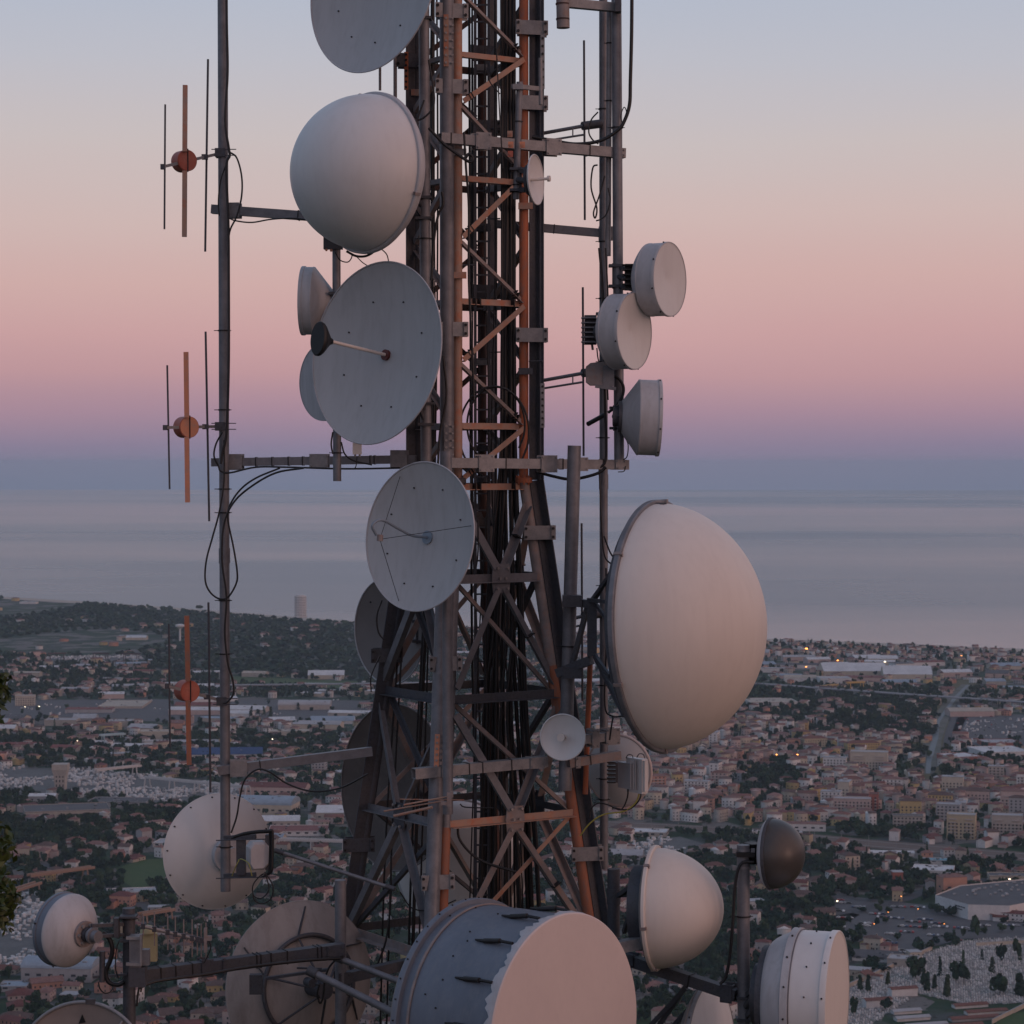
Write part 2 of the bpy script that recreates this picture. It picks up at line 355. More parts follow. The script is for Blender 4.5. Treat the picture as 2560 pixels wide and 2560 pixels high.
strip('road',[G(*p) for p in [(2305,1880),(2295,1925),(2260,1955),(2200,1975),(2080,2010),(1960,2040)]],9,Mroad,.44)
strip('road',[G(*p) for p in [(1860,2330),(2000,2300),(2150,2275),(2260,2250),(2330,2222),(2420,2205),(2600,2190)]],12,Mroad,.46)
strip('road',[G(*p) for p in [(90,2160),(230,2190),(330,2250),(380,2300)]],14,Mpark,.44)
strip('road',[G(*p) for p in [(330,2236),(430,2210),(600,2190),(900,2170)]],7,Mroad,.45)
strip('road',[G(*p) for p in [(-60,1850),(300,1842),(600,1850),(950,1842)]],9,Mroad,.44)
strip('road',[G(*p) for p in [(-60,2500),(300,2470),(560,2420),(700,2380)]],7,Mroad,.45)
# elevated motorway
mwp=[(560,1726),(900,1722),(1300,1716),(1900,1722),(2250,1748),(2600,1772),(3000,1800)]
vi=empty('motorway_viaduct','long low motorway viaduct crossing the plain and the river on the right','viaduct',G(1900,1722)); tag(vi,kind='structure')
P=[G(*p) for p in mwp]
mb=MB()
for a,c in zip(P,P[1:]): mb.beam(a+Vector((0,0,8)),c+Vector((0,0,8)),16,1.6)
obj('deck',mb,material('motorway concrete',(.20,.20,.21),.8),vi)
for a,c in zip(P,P[1:]):
    k=int((c-a).length/60)
    for i in range(k):
        q=a.lerp(c,i/k); obj('pier',MB().box(q+Vector((0,0,3.6)),(2,3,7.2)),'galvl',vi)
# ================================================================== LATTICE TOWER
TH = R_(33); CX, CY = -.497, 28.64
def zt(py): return at(1166,py,28.64).z
ZK = zt(1200); ZB = 339.0; ZTOP = zt(-160)
def side(z):
    if z >= ZK: return .92
    return .92+(ZK-z)/(ZK-zt(2300))*1.13
ax = Vector((math.cos(TH), math.sin(TH),0)); ay = Vector((-math.sin(TH), math.cos(TH),0))
def corner(k,z):        # 0 front, 1 right, 2 rear, 3 left
    a,b = [(-.5,-.5),(.5,-.5),(.5,.5),(-.5,.5)][k]
    s = side(z); return Vector((CX,CY,z))+ax*(a*s)+ay*(b*s)
def face_n(k):          # outward normal of face k -> k+1
    return [-ay, ax, ay, -ax][k]
tower = empty('lattice_tower','tall four-legged steel lattice tower in grey and rusty orange carrying all the dishes','lattice tower',(CX,CY,ZB))
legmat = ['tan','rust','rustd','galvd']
for k in range(4):
    a,b,c = corner(k,ZTOP),corner(k,ZK),corner(k,ZB)
    mb = MB(); mb.tube(a,b-Vector((0,0,.02)),.056,20)
    if k==0:
        q_=corner(k,zt(2030)); obj('leg_section',MB().tube(b,q_,.060,20),'galv',tower); obj('leg_section',MB().tube(q_,c,.060,20),'rustl',tower)
    elif k!=1: mb.tube(b,c,.066,20)
    else:
        q_=corner(k,zt(1660)); obj('leg_section',MB().tube(b,q_,.062,20),'tang',tower); obj('leg_section',MB().tube(q_,c,.066,20),'rustl',tower)
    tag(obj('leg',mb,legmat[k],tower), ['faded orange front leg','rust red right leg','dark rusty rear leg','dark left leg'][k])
    # flange plates at the kink
    mb = MB(); mb.tube(b+Vector((0,0,.03)),b-Vector((0,0,.03)),.10,20)
    for i in range(8):
        q = b+Vector((math.cos(i*.785)*.083,math.sin(i*.785)*.083,0)); mb.tube(q+Vector((0,0,.055)),q-Vector((0,0,.055)),.011,6)
    obj('flange',mb,'galvd' if k!=1 else 'rust',tower)
# reinforcement profiles clamped along the legs
offs = [Vector((-.12,-.13,0)),Vector((.15,-.02,0)),Vector((.10,.10,0)),Vector((-.10,-.04,0))]
for k in range(4):
    a,b,c = [corner(k,z)+offs[k] for z in (ZTOP,ZK,ZB)]
    mb = MB()
    if k==0:
        mb.tube(a,b-Vector((0,0,.03)),.082,24); mb.tube(b+Vector((0,0,.02)),c,.086,24)
    elif k==1:
        mb.angle(a,b,.125,.014,up=(1,-1,0)); mb.angle(b,c,.125,.014,up=(1,-1,0)); mb.tube(a+Vector((.05,.04,0)),b+Vector((.05,.04,0)),.03,10)
    else:
        mb.angle(a,b,.12,.014,up=(-1,-.6,0)); mb.angle(b,c,.14,.014,up=(-1,-.6,0))
    obj('leg_stiffener',mb,['galv','galvd','galvd','galvd'][k],tower)
    # clamps: plate pairs with bolts
    ys = [[58,242,832,1640,2152,2420],[78,264,840,1330,2122,2330],[110,300,720,1300],[150,520,1390,1640,2118]][k]
    for py in ys:
        z = zt(py); p = corner(k,z); q = p+offs[k]; mid=(p+q)/2
        cmat = 'galvl' if k<2 else 'galvd'
        mb = MB(); w = .20 if k==0 else .21
        front = -.095
        xs = Vector((1,.25,0)).normalized()
        rot = Matrix.Rotation(math.atan2(xs.y,xs.x),3,'Z')
        ctr = mid+Vector((.02 if k==1 else 0,-.05,0))
        mb.box(ctr+Vector((0,-.05,0)),(.36,.014,.165),rot)
        mb.box(ctr+Vector((0,.11,0)),(.36,.014,.165),rot)
        for sx in(-1,1):
            mb.box(ctr+xs*(.165*sx)+Vector((0,-.06,0)),(.055,.03,.17),rot)
        cl = obj('clamp',mb,cmat,tower)
        mb = MB()
        for sx in(-1,1):
            for sz in(-1,1):
                c0 = ctr+xs*(.165*sx)+Vector((0,-.07,.05*sz))
                mb.tube(c0,c0+Vector((0,-.034,0)),.017,6)
        obj('clamp_bolt',mb,'hole',cl)
# perforated splice plates with bolt rows
for (k,y0,y1,mt) in [(0,70,196,'tan'),(0,1060,1180,'galv'),(0,1805,1900,'dipole'),(1,95,230,'galvl'),(1,960,1070,'galvl'),(3,130,225,'rust')]:
    z0,z1 = zt(y0),zt(y1); off = offs[k]+(Vector((-.005,-.095,0)) if k==0 else Vector((.07,-.08,0)) if k==1 else Vector((-.02,-.10,0)))
    mb = MB(); mb.beam(corner(k,z0)+off,corner(k,z1)+off,.055 if k==0 else .05,.014,up=(0,1,0))
    pl = obj('splice_plate',mb,mt,tower); mb = MB()
    nb = 7
    for i in range(nb):
        z = z0+(z1-z0)*(i+.5)/nb; p = corner(k,z)+off
        mb.tube(p,p+Vector((0,-.024,0)),.015,6)
        if k==0: mb.tube(p+Vector((.075,.03,0)),p+Vector((.075,-.01,0)),.013,6)
    obj('plate_bolt',mb,'hole' if k else 'boltl',pl)
# bracing: upper zigzag
levels = [-150,5,150,280,440,612,762,912,1065,1200]
def brace(p,q,w,mt,nm='diagonal_brace',kind='angle',up=None,ties=0):
    mb = MB()
    if kind=='angle': mb.angle(p,q,w,.009,up=up or (0,0,1))
    elif kind=='box': mb.beam(p,q,w,w*.55,up=up or (0,0,1))
    else: mb.tube(p,q,w/2,12)
    o = obj(nm,mb,mt,tower)
    if ties:
        mb = MB(); t=(q-p).normalized()
        for f in (ties if isinstance(ties,tuple) else (.3,.34)):
            c = p+(q-p)*f; mb.beam(c-t*.006,c+t*.006,w*1.25,w*1.25)
        obj('cable_tie',mb,'black',o)
    return o
for f in range(4):
    k2=(f+1)%4; n = face_n(f)
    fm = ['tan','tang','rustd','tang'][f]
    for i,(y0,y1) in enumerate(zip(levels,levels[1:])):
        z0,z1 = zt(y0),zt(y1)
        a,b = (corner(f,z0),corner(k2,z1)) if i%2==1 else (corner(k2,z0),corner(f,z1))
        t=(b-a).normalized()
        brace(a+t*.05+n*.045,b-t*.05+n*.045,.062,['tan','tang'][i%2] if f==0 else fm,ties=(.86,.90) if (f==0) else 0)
    for y in (158,461,762,1067,1216):
        z = zt(y); a,b = corner(f,z),corner(k2,z); t=(b-a).normalized()
        brace(a+t*.05+n*.02,b-t*.05+n*.02,.075,'tan' if f==0 else fm,'horizontal_brace',ties=(.2,.28,.85) if f==0 and y in(762,1216) else 0)
# lower pyramid: K bracing with gussets
rings = [1250,1440,1728,2022,2335]
gm_ = {1440:'galv',2022:'tang'}
for f in range(4):
    k2=(f+1)%4; n=face_n(f)
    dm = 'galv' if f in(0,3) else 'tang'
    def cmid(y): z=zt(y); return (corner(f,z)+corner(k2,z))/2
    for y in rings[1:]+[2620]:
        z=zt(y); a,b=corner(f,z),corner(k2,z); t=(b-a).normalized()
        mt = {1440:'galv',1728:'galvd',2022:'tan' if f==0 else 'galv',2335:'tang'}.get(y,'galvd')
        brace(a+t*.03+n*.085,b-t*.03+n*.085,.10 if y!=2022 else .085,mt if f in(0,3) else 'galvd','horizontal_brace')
    for y in (1440,2022):
        c = cmid(y)+n*.098; r = Matrix.Rotation(math.atan2((corner(k2,zt(y))-corner(f,zt(y))).y,(corner(k2,zt(y))-corner(f,zt(y))).x),3,'Z')
        mb=MB(); h=.30 if y==2022 else .34
        mb.add([c+r@Vector((x,yy,z)) for yy in(-.006,.006) for x,z in ((-.11,-h*.5),(.11,-h*.5),(.13,0),(.11,h*.5),(-.11,h*.5),(-.13,0))],
               [(0,1,2,3,4,5),(11,10,9,8,7,6)]+[(i,i+6,(i+1)%6+6,(i+1)%6) for i in range(6)])
        gp = obj('gusset_plate',mb,gm_[y] if f==0 else 'galvd',tower); mb=MB()
        for bx,bz in((-.07,.12),(.07,.12),(-.07,-.12),(.07,-.12),(-.04,0),(.04,0)):
            q=c+r@Vector((bx,0,bz))+n*.03; mb.tube(q,q+n*.022,.017,6)
        obj('gusset_bolt',mb,'boltl',gp)
        for s,kk in((-1,f),(1,k2)):
            for up in(1,-1):
                yy = {(1440,1):1250,(1440,-1):1712,(2022,1):1752,(2022,-1):2345}[(y,up)]
                e0 = corner(kk,zt(yy))+n*.06; st = cmid(y)+n*.085+Vector((0,0,.11*up))+r@Vector((.05*s,0,0))
                t=(e0-st).normalized()
                brace(st,e0-t*.06,.085,dm if f!=0 or up==1 else ('tang' if y==2022 else dm),ties=(.5,) if f==0 and s==1 else 0)
    # light secondary bracing
    z0,z1=zt(1440),zt(1728)
    brace(corner(f,z0)+n*-.02,corner(k2,z1)+n*-.02,.06,'tang' if f in(0,2) else 'galvd')
    z0,z1=zt(1728),zt(2022)
    brace(corner(f,z0)+n*-.02,corner(k2,z1)+n*-.02,.06,'tang' if f in(0,2) else 'galvd')
    z0,z1=zt(2022),zt(2335)
    brace(corner(k2,z0)+n*-.02,corner(f,z1)+n*-.02,.055,'tan' if f==0 else 'galvd')
for i,(k,y) in enumerate([(2,150),(2,330),(2,560),(2,900),(3,230),(3,520),(3,900),(1,520),(1,930),(0,400),(0,700),(2,1120)]):
    p=corner(k,zt(y)); obj('cable_bracket',MB().box(p+Vector((.02,-.09,0)),(.17,.05,.075)),['galvl','tan','galvd'][i%3],tower)
    obj('step_bolt',MB().tube(p+Vector((.06,-.05,.12)),p+Vector((.22,-.08,.12)),.010,6),'galvd',tower)
# inner cable ladder
mb=MB()
lt=Vector((CX+.14,CY+.06,0)); 
for s in(-.08,.08): mb.beam(Vector((lt.x+s,lt.y,ZTOP)),Vector((lt.x+s,lt.y,ZB)),.035,.03,up=(0,1,0))
for i in range(70):
    z=ZTOP-.2*i
    if z>ZB: mb.beam(Vector((lt.x-.08,lt.y,z)),Vector((lt.x+.08,lt.y,z)),.02)
obj('cable_ladder',mb,'galvd',tower)
# feeder cables running down inside the tower
random.seed(3)
for i in range(23):
    u = (i%12)/11-.5+(.04 if i>11 else 0); row=i//12
    x0 = at(1269,0,28.5).x+u*.13+random.uniform(-.01,.01); x1 = at(1275,2300,28.6).x+u*(.74)+random.uniform(-.06,.06)
    y0 = CY-.10+row*.14
    xs=[x0+random.uniform(-.02,.02) for _ in range(4)]
    pts=[(xs[0],y0,ZTOP),(xs[1],y0,zt(400)),(xs[2],y0,zt(900)),(x0+u*.05,y0,zt(1180)),(x0+(x1-x0)*.42-.03+random.uniform(-.05,.05),y0,zt(1560)),(x0+(x1-x0)*.62-.05+random.uniform(-.06,.06),y0,zt(1800)),(x1,y0+.05,zt(2300)),(x1+u*.2,y0+.1,ZB)]
    o=obj('feeder_cable',MB().path(pts,random.choice([.011,.014,.018,.022,.024]),8,4),'cable',smooth=60)
    tag(o,'black feeder cable in the thick vertical bundle running down inside the lattice tower','cable','feeder cables bundled inside the tower')
LC=sorted(random.choice([1080,1085,1090,1165,1172,1180,1215,1222,1236,985+random.random()*10,1030])+random.random() for _ in range(16))
NTH=['leftmost','second','third','fourth','fifth','sixth','seventh','eighth','ninth','tenth','eleventh','twelfth','thirteenth','fourteenth','fifteenth','rightmost']
for i in range(16):
    px=LC[i]; lo=px+random.uniform(-70,-20) if px<1100 else px+random.uniform(-40,40)
    d=28.5+random.random()*.6
    pts=[at(px,-160,d),at(px+random.uniform(-6,6),500,d),at(px+random.uniform(-8,8),1150,d),at((px+lo)/2,1600,d),at(lo,2100,d),at(lo-15,2620,d)]
    o=obj('feeder_cable',MB().path(pts,random.choice([.009,.012,.016]),8,5),'cable',smooth=60)
    tag(o,('leftmost' if i==0 else 'rightmost' if i==15 else NTH[i]+' from left')+' of the loose black cables inside the tower, left of the thick bundle','cable','loose cables on the tower sides')
for j,(cx,cy,rr,d) in enumerate([(1235,1090,92,28.05),(1240,1070,76,28.15)]):
    pts=[at(cx+rr*math.cos(t*.42+1.9)*.95,cy+rr*1.25*math.sin(t*.42+1.9)-rr*.1,d) for t in range(13)]
    tag(obj('cable_loop',MB().path(pts,.013,8,4),'cable',smooth=60),['large slack loop of black cable hung across the tower just above the middle boom','smaller inner loop of black cable above the middle boom'][j],'cable loop')

# ================================================================== BOOMS, MASTS
def tie_band(p,t,w,parent): obj('cable_tie',MB().beam(p-t*.006,p+t*.006,w,w),'black',parent)
def boom(name,label,p1,p2,d1,d2,h,mt,plates=(),ties=(),group=None,cat='boom',endcap=True):
    """square galvanised tube between two image points; plates = fractions carrying a clamp plate"""
    a,b=at(*p1,d1),at(*p2,d2); root=empty(name,label,cat,a,group)
    mb=MB(); L_=(b-a); t=L_.normalized()
    w=h; th=.006
    # open ended box section
    out=[(-w/2,-h/2),(w/2,-h/2),(w/2,h/2),(-w/2,h/2)]
    mb.sweep(out,a,b,caps=False); mb.sweep([(x*.88,y*.88) for x,y in out][::-1],a,b,caps=False)
    x=t.cross(Vector((0,0,1))).normalized(); y=x.cross(t)
    for e in (a,b):
        vs=[e+x*p+y*q for p,q in out]+[e+x*p*.88+y*q*.88 for p,q in out]
        mb.add(vs,[(i,(i+1)%4,4+(i+1)%4,4+i) for i in range(4)])
    obj('box_tube',mb,mt,root)
    nx=-x if x.y>0 else x
    for f,pw,ph in plates:
        c=a+L_*f
        mb=MB(); r=Matrix.Rotation(math.atan2(t.y,t.x),3,'Z')
        for sgn in(1,-1):
            mb.box(c+nx*(w/2+.012)*sgn,(pw,.012,ph),r)
        for sx in(-1,1):
            for sz in(-1,1):
                q=c+r@Vector((sx*(pw/2-.022),0,sz*(ph/2-.022)))
                mb.tube(q-nx*(w/2+.05),q+nx*(w/2+.034),.010,6)
        obj('clamp_plate',mb,'galvl' if mt!='galvd' else 'galvd',root)
    for f in ties: tie_band(a+L_*f,t,h*1.12,root)
    return root
boom('support_boom','upper grey box-section boom crossing the tower below the white hemispherical radome level',(1100,345),(1560,384),27.68,28.55,.115,'galvl',((.22,.19,.195),(.60,.19,.195),(.96,.16,.10)),(.05,.42,.80))
boom('support_boom','middle grey box-section boom level with the top of the small feed-wire dish',(1125,1157),(1568,1162),27.66,28.5,.115,'galvl',((.19,.19,.20),(.54,.20,.20),(.72,.18,.16),(.95,.14,.12)),(.30,.62,.85))
boom('support_boom','lower grey box-section boom crossing behind the small round blue-white dish',(1034,1934),(1365,1903),27.2,27.9,.118,'galvl',((.24,.16,.13),(.92,.20,.13)),(.40,.50,.72))
boom('support_boom','short brownish boom running right from the small blue-white dish to the thin right mast',(1420,1908),(1548,1887),27.6,27.9,.10,'tang',((.15,.06,.13),),(.4,))
boom('support_boom','short upper right boom with perforated plate just under the big pinkish radome',(1455,1848),(1545,1838),27.7,27.95,.10,'galvl',((.30,.10,.22),(.78,.19,.19)),())
boom('support_boom','left upper grey boom from the tall left mast to behind the white hemispherical radome',(530,523),(985,556),28.6,28.3,.105,'galv',((.115,.19,.18),(.98,.12,.16)),(.48,))
boom('support_boom','left middle grey boom with cable ties from the tall left mast to the tower',(530,1156),(1040,1148),28.6,28.3,.098,'galv',((.115,.19,.19),(.53,.22,.16),(.92,.2,.22)),(.22,.30,.38,.45,.78,.80))
boom('support_boom','left lower grey boom sloping up from the tall left mast to the lower tower leg',(545,1926),(930,1878),28.3,28.6,.105,'galv',((.13,.20,.19),),(.27,))
boom('support_boom','thin grey boom behind the tower reaching the right mast cluster under the small side dish',(1240,560),(1530,585),28.9,28.9,.095,'galv',((.95,.18,.16),),(.5,))
boom('support_boom','long dark boom with many cable ties from the lower left mast to the tower',(345,2440),(858,2372),25.6,26.6,.135,'galvd',((.32,.13,.19),(.40,.03,.17),(.95,.2,.12)),(.10,.17,.25,.56,.58,.63,.71,.86,.88))
boom('support_boom','dark tapering boom from the tower to the short pipe at lower right',(1560,2395),(1842,2488),26.9,26.2,.125,'galvd',((.93,.14,.2),(.04,.2,.14)),(.6,))
boom('support_boom','short pale boom stub in front of the lower right egg-shaped radome',(1545,2368),(1640,2348),26.2,26.3,.125,'galvl',(),())
boom('support_boom','dark beam behind the big drum at the tower foot',(845,2448),(1060,2400),26.9,27.4,.115,'galvd',((.05,.15,.15),),())
for (p,q,d1,d2,r,lab) in [((772,2426),(1060,2570),26.0,25.6,.042,'round bluish steel strut running down right from the lower left dish towards the big drum'),
    ((838,2392),(1090,2490),26.6,26.2,.036,'upper of the two round steel struts behind the big drum'),
    ((690,2127),(985,2222),27.6,27.2,.022,'thin steel strut from the rear-facing left dish to the tower foot')]:
    a,b=at(*p,d1),at(*q,d2)
    root=empty('steel_strut',lab,'strut',a)
    obj('rod',MB().tube(a,b,r,14),'galv',root); t=(b-a).normalized()
    obj('end_fitting',MB().tube(a-t*.01,a+t*.10,r*1.35,12).tube(b-t*.10,b+t*.01,r*1.35,12),'galvd',root)
def mast(name,label,top,bot,d,r,mt='galv',joints=(),ties=(),d2=None,cap=True,cat='mast pipe'):
    a,b=at(*top,d),at(*bot,d2 or d); root=empty(name,label,cat,b)
    mb=MB(); n=24
    ring=[(r*math.cos(2*math.pi*i/n),r*math.sin(2*math.pi*i/n)) for i in range(n)]
    mb.sweep(ring,b,a,up=(0,1,0))
    obj('pipe',mb,mt,root); t=(a-b).normalized()
    for y in joints:
        f=(y-bot[1])/(top[1]-bot[1]); c=b+(a-b)*f
        obj('joint_collar',MB().tube(c-t*.09,c+t*.09,r*1.13,24),mt,root)
    for y in ties:
        f=(y-bot[1])/(top[1]-bot[1]); c=b+(a-b)*f
        obj('cable_tie',MB().tube(c-t*.008,c+t*.008,r*1.2,18).tube(c+Vector((-r*1.9,-.01,0)),c+Vector((r*1.5,-.01,0)),.005,5),'black',root)
    return root
mast('antenna_mast','tall thin grey mast pipe on the left carrying the three orange dipole antennas',(556,-160),(564,2228),28.4,.060,'galv',(1385,),(822,1020,1218,1277,1497,1631,2116))
mast('antenna_mast','grey mast pipe holding the white hemispherical radome and the large open dish',(1059,-160),(1066,1300),27.75,.062,'galv',(),(595,))
mast('antenna_mast','short grey pipe standing through the left middle boom between the two stacked dishes',(841,600),(843,1203),27.95,.048,'galv',(),(1132,))
mast('antenna_mast','grey pipe in front of the front tower leg below the feed-wire dish',(1117,1128),(1120,2035),27.12,.058,'galv',(),())
mast('antenna_mast','thick right mast pipe holding the two white drum antennas',(1540,-160),(1548,1172),28.45,.060,'galv',(),(318,860))
mast('antenna_mast','thin brown right mast behind the thick one, reaching down past the rear-facing dish',(1508,-160),(1510,2172),28.8,.050,'galv',(1200,),(270,600,742,900,1090,1460,1710,1945,1997))
mast('antenna_mast','thin light pipe clamped beside the right mast at the top',(1524,20),(1520,640),28.55,.034,'galvl',(),(108,252))
mast('antenna_mast','thick grey pipe carrying the small round dish and the big pinkish radome',(1436,1114),(1412,1975),27.9,.078,'galv',(),(1615,))
mast('antenna_mast','thin rusty red pipe beside the small round blue-white dish',(1476,1640),(1463,1985),28.2,.032,'rust',(),())
mast('antenna_mast','dark pipe beside the lower right egg-shaped radome',(1534,2172),(1534,2620),27.6,.072,'galvd',(2240,),())
mast('antenna_mast','grey pipe with clamp bands at lower right carrying the dark domed antenna',(1858,2112),(1860,2640),26.2,.070,'galv',(),(2290,))
mast('antenna_mast','grey vertical pipe left of the tower foot above the long dark boom',(851,2200),(852,2640),26.9,.064,'galv',(),())
mast('antenna_mast','thick dark mast at lower left with the back-turned drum',(322,2270),(324,2660),25.0,.066,'galvd',(),(2296,))
mast('antenna_mast','thin grey pipe in front of the upper tower holding the small side-facing dish',(1299,205),(1290,498),27.6,.036,'galv',(),(304,462,480))
mast('antenna_mast','pale slim tube clamped beside the upper right tower leg',(1351,145),(1352,262),27.9,.024,'galvl',(),())
# clamp bands on right lower pipe
for y in (2125,2168):
    c=at(1858,y,26.2); tag(obj('pipe_clamp',MB().tube(c-Vector((0,0,.012)),c+Vector((0,0,.012)),.078,20).box(c+Vector((-.10,-.05,0)),(.04,.03,.05)).box(c+Vector((.10,-.05,0)),(.04,.03,.05)),'galvl',loc=c),
      'steel band clamp near the top of the lower right pipe, '+('upper one' if y==2125 else 'lower one'),'clamp')
# top bracket with hanging cylinder (top right)
root=empty('top_bracket','grey bracket arm at the top right edge with a hanging rusty cylinder','bracket',at(1545,12,28.4))
obj('arm',MB().beam(at(1420,8,28.2),at(1550,20,28.4),.10,.10),'galvl',root)
obj('side_plate',MB().box(at(1545,14,28.25),(.07,.16,.16)),'galvd',root)
cy=empty('cable_end_cylinder','short rusty grey cylinder hanging from the top right bracket','cylinder',at(1407,40,28.1))
a,b=at(1406,-40,28.1),at(1408,70,28.1)
obj('cylinder_body',MB().tube(a,b,.076,24),'tang',cy); obj('band',MB().tube(at(1407,46,28.1),at(1407,50,28.1),.080,24).tube(at(1406,8,28.1),at(1406,12,28.1),.080,24),'rustd',cy)

# ================================================================== DIPOLE ANTENNAS
def dipole(label,drum,xs,d,tilt,bright,am='dipole'):
    """drum centre px, reflector/director rods as ((x,ytop,ybot)...)"""
    c=at(*drum,d); root=empty('dipole_antenna',label,'antenna',c,'dipole antennas on the left mast')
    (dx,dt,db),(r1,t1,b1),(r2,t2,b2),(ex,ey),(lx,ly)=xs
    mast_p=at(ex,ey,28.4); left=at(lx,ly,d-.25)
    obj('boom',MB().beam(left,mast_p,.034,.034),'galvl',root)
    n=(mast_p-left).normalized(); 
    L1=at(drum[0]-19,drum[1],d-.03); 
    ax_=Vector((.55,-.80,.0)).normalized()
    dr=obj('drum',MB().tube(c-ax_*.085,c+ax_*.085,.125,32),'dred',root)
    obj('drum_plate',MB().tube(c+ax_*.086,c+ax_*.092,.118,32),'dipole' if bright else 'dred',dr)
    obj('drum_strap',MB().beam(c+ax_*.10+Vector((0,0,-.135)),c+ax_*.10+Vector((0,0,.135)),.012,.008,up=(0,1,0)),'hole',dr)
    mb=MB(); top=at(dx[0],dt,d); bot=at(dx[1],db,d)
    obj('dipole_arm',MB().beam(at((dx[0]+dx[1])/2,drum[1]-24,d-.13),at(dx[0],dt,d-.13),.052,.052,up=(0,1,0)),am,root)
    obj('dipole_arm',MB().beam(at((dx[0]+dx[1])/2,drum[1]+24,d-.13),at(dx[1],db,d-.13),.052,.052,up=(0,1,0)),am,root)
    obj('director_rod',MB().tube(at(r1[0],t1,d-.22),at(r1[1],b1,d-.22),.011,8),'galvd',root)
    obj('reflector_rod',MB().tube(at(r2[0],t2,d+.22),at(r2[1],b2,d+.22),.013,8),'galvd',root)
    mb=MB(); mb.box(mast_p,(.12,.18,.10)); 
    for s in(-1,1): mb.tube(mast_p+Vector((-.10,-.08,.035*s)),mast_p+Vector((.19,-.08,.035*s)),.006,6)
    obj('mast_clamp',mb,'galvd',root); obj('rod_clamp',MB().box(left,(.05,.05,.06)).box(left+(mast_p-left)*.72,(.07,.06,.06)),'galvd',root)
dipole('topmost orange dipole antenna with red drum on the left mast',(460,403),(((463,461),213,592),((413,411),261,573),((520,513),148,629),(552,383),(407,417)),28.1,0,0,'tan')
dipole('middle, brightest orange dipole antenna with red drum on the left mast',(465,1068),(((465,469),880,1256),((418,424),913,1223),((514,523),829,1303),(552,1066),(413,1069)),28.1,0,1)
dipole('lowest reddish brown dipole antenna with red drum on the left mast',(467,1727),(((467,473),1539,1912),((422,425),1559,1869),((521,526),1506,1981),(556,1752),(418,1715)),28.1,0,0,'rustl')
def rdipole(label,x,y0,y1,yb,armx):
    root=empty('whip_dipole',label,'antenna',at(1500,yb,28.8),'thin rod antennas left of the right mast')
    obj('rod',MB().tube(at(x,y0,28.6),at(x+2,y1,28.6),.013,8),'galvd',root)
    obj('feed_block',MB().tube(at(1456,yb,28.6),at(1502,yb-6,28.7),.052,14),'galvd',root)
    obj('upper_arm',MB().tube(at(armx,yb+18,28.75),at(1458,yb,28.6),.022,10),'galv',root)
    obj('lower_arm',MB().tube(at(armx,yb+38,28.75),at(1458,yb+22,28.6),.013,8).tube(at(1432,yb+6,28.6),at(1432,yb+28,28.6),.008,6),'galv',root)
rdipole('upper thin rod antenna between the tower and the right mast',1460,101,550,315,1358)
rdipole('middle thin rod antenna beside the grey amplifier box',1457,718,1140,933,1358)
rdipole('lower thin rod antenna left of the big pinkish radome',1454,1308,1752,1540,1385)
# ================================================================== DISHES
def nrm(az,el):
    az,el=R_(az),R_(el); return Vector((math.sin(az)*math.cos(el),-math.cos(az)*math.cos(el),math.sin(el)))
def dframe(px,py,d,az,el=0):
    n=nrm(az,el); x=Vector((0,0,1)).cross(n).normalized(); y=n.cross(x)
    return Matrix.Translation(at(px,py,d))@Matrix((x,y,n)).transposed().to_4x4()
def lobj(name,mb,mat,root,**k): return obj(name,mb,mat,root,world=False,**k)
def bolts(root,R,z,n,size=.012,mat='hole',ph=.3,name='rim_bolt',dz=.012,limit=None):
    for i in range(n):
        a=ph+2*math.pi*i/n; q=Vector((R*math.cos(a),R*math.sin(a),z))
        lobj(name,MB().tube(q,q+Vector((0,0,dz)),size,8),mat,root)
def rbolts(root,R,z,n,size=.012,mat='hole',ph=.3,name='shroud_bolt'):
    for i in range(n):
        a=ph+2*math.pi*i/n; e=Vector((math.cos(a),math.sin(a),0)); q=e*R+Vector((0,0,z))
        lobj(name,MB().tube(q-e*.004,q+e*.012,size,8),mat,root)
def hub(root,z,r,L_,mat='galvd'):
    mb=MB().tube((0,0,z+.0),(0,0,z-L_*.4),r,24).tube((0,0,z-L_*.4),(0,0,z-L_),r*.62,18)
    for i in range(6):
        a=i*1.047; q=Vector((r*.8*math.cos(a),r*.8*math.sin(a),z-L_*.4)); mb.tube(q,q-Vector((0,0,.02)),.012,6)
    return lobj('back_hub',mb,mat,root)
def bracket(root,z,target,r=.035,mat='galvd',clampr=.08):
    """mount from the hub at local z to a world point on the pipe"""
    a=root.matrix_world@Vector((0,0,z)); b=Vector(target)
    mb=MB().tube(a,b,r,12)
    up=Vector((0,0,1))
    for s in(-1,1):
        mb.beam(a+up*.10*s,b+up*.12*s,.03,.05)
        mb.box(b+up*.12*s,(clampr*2.3,clampr*2.3,.03))
    mb.box(b,(clampr*1.2,.03,.30))
    return obj('mount_bracket',mb,mat,root)
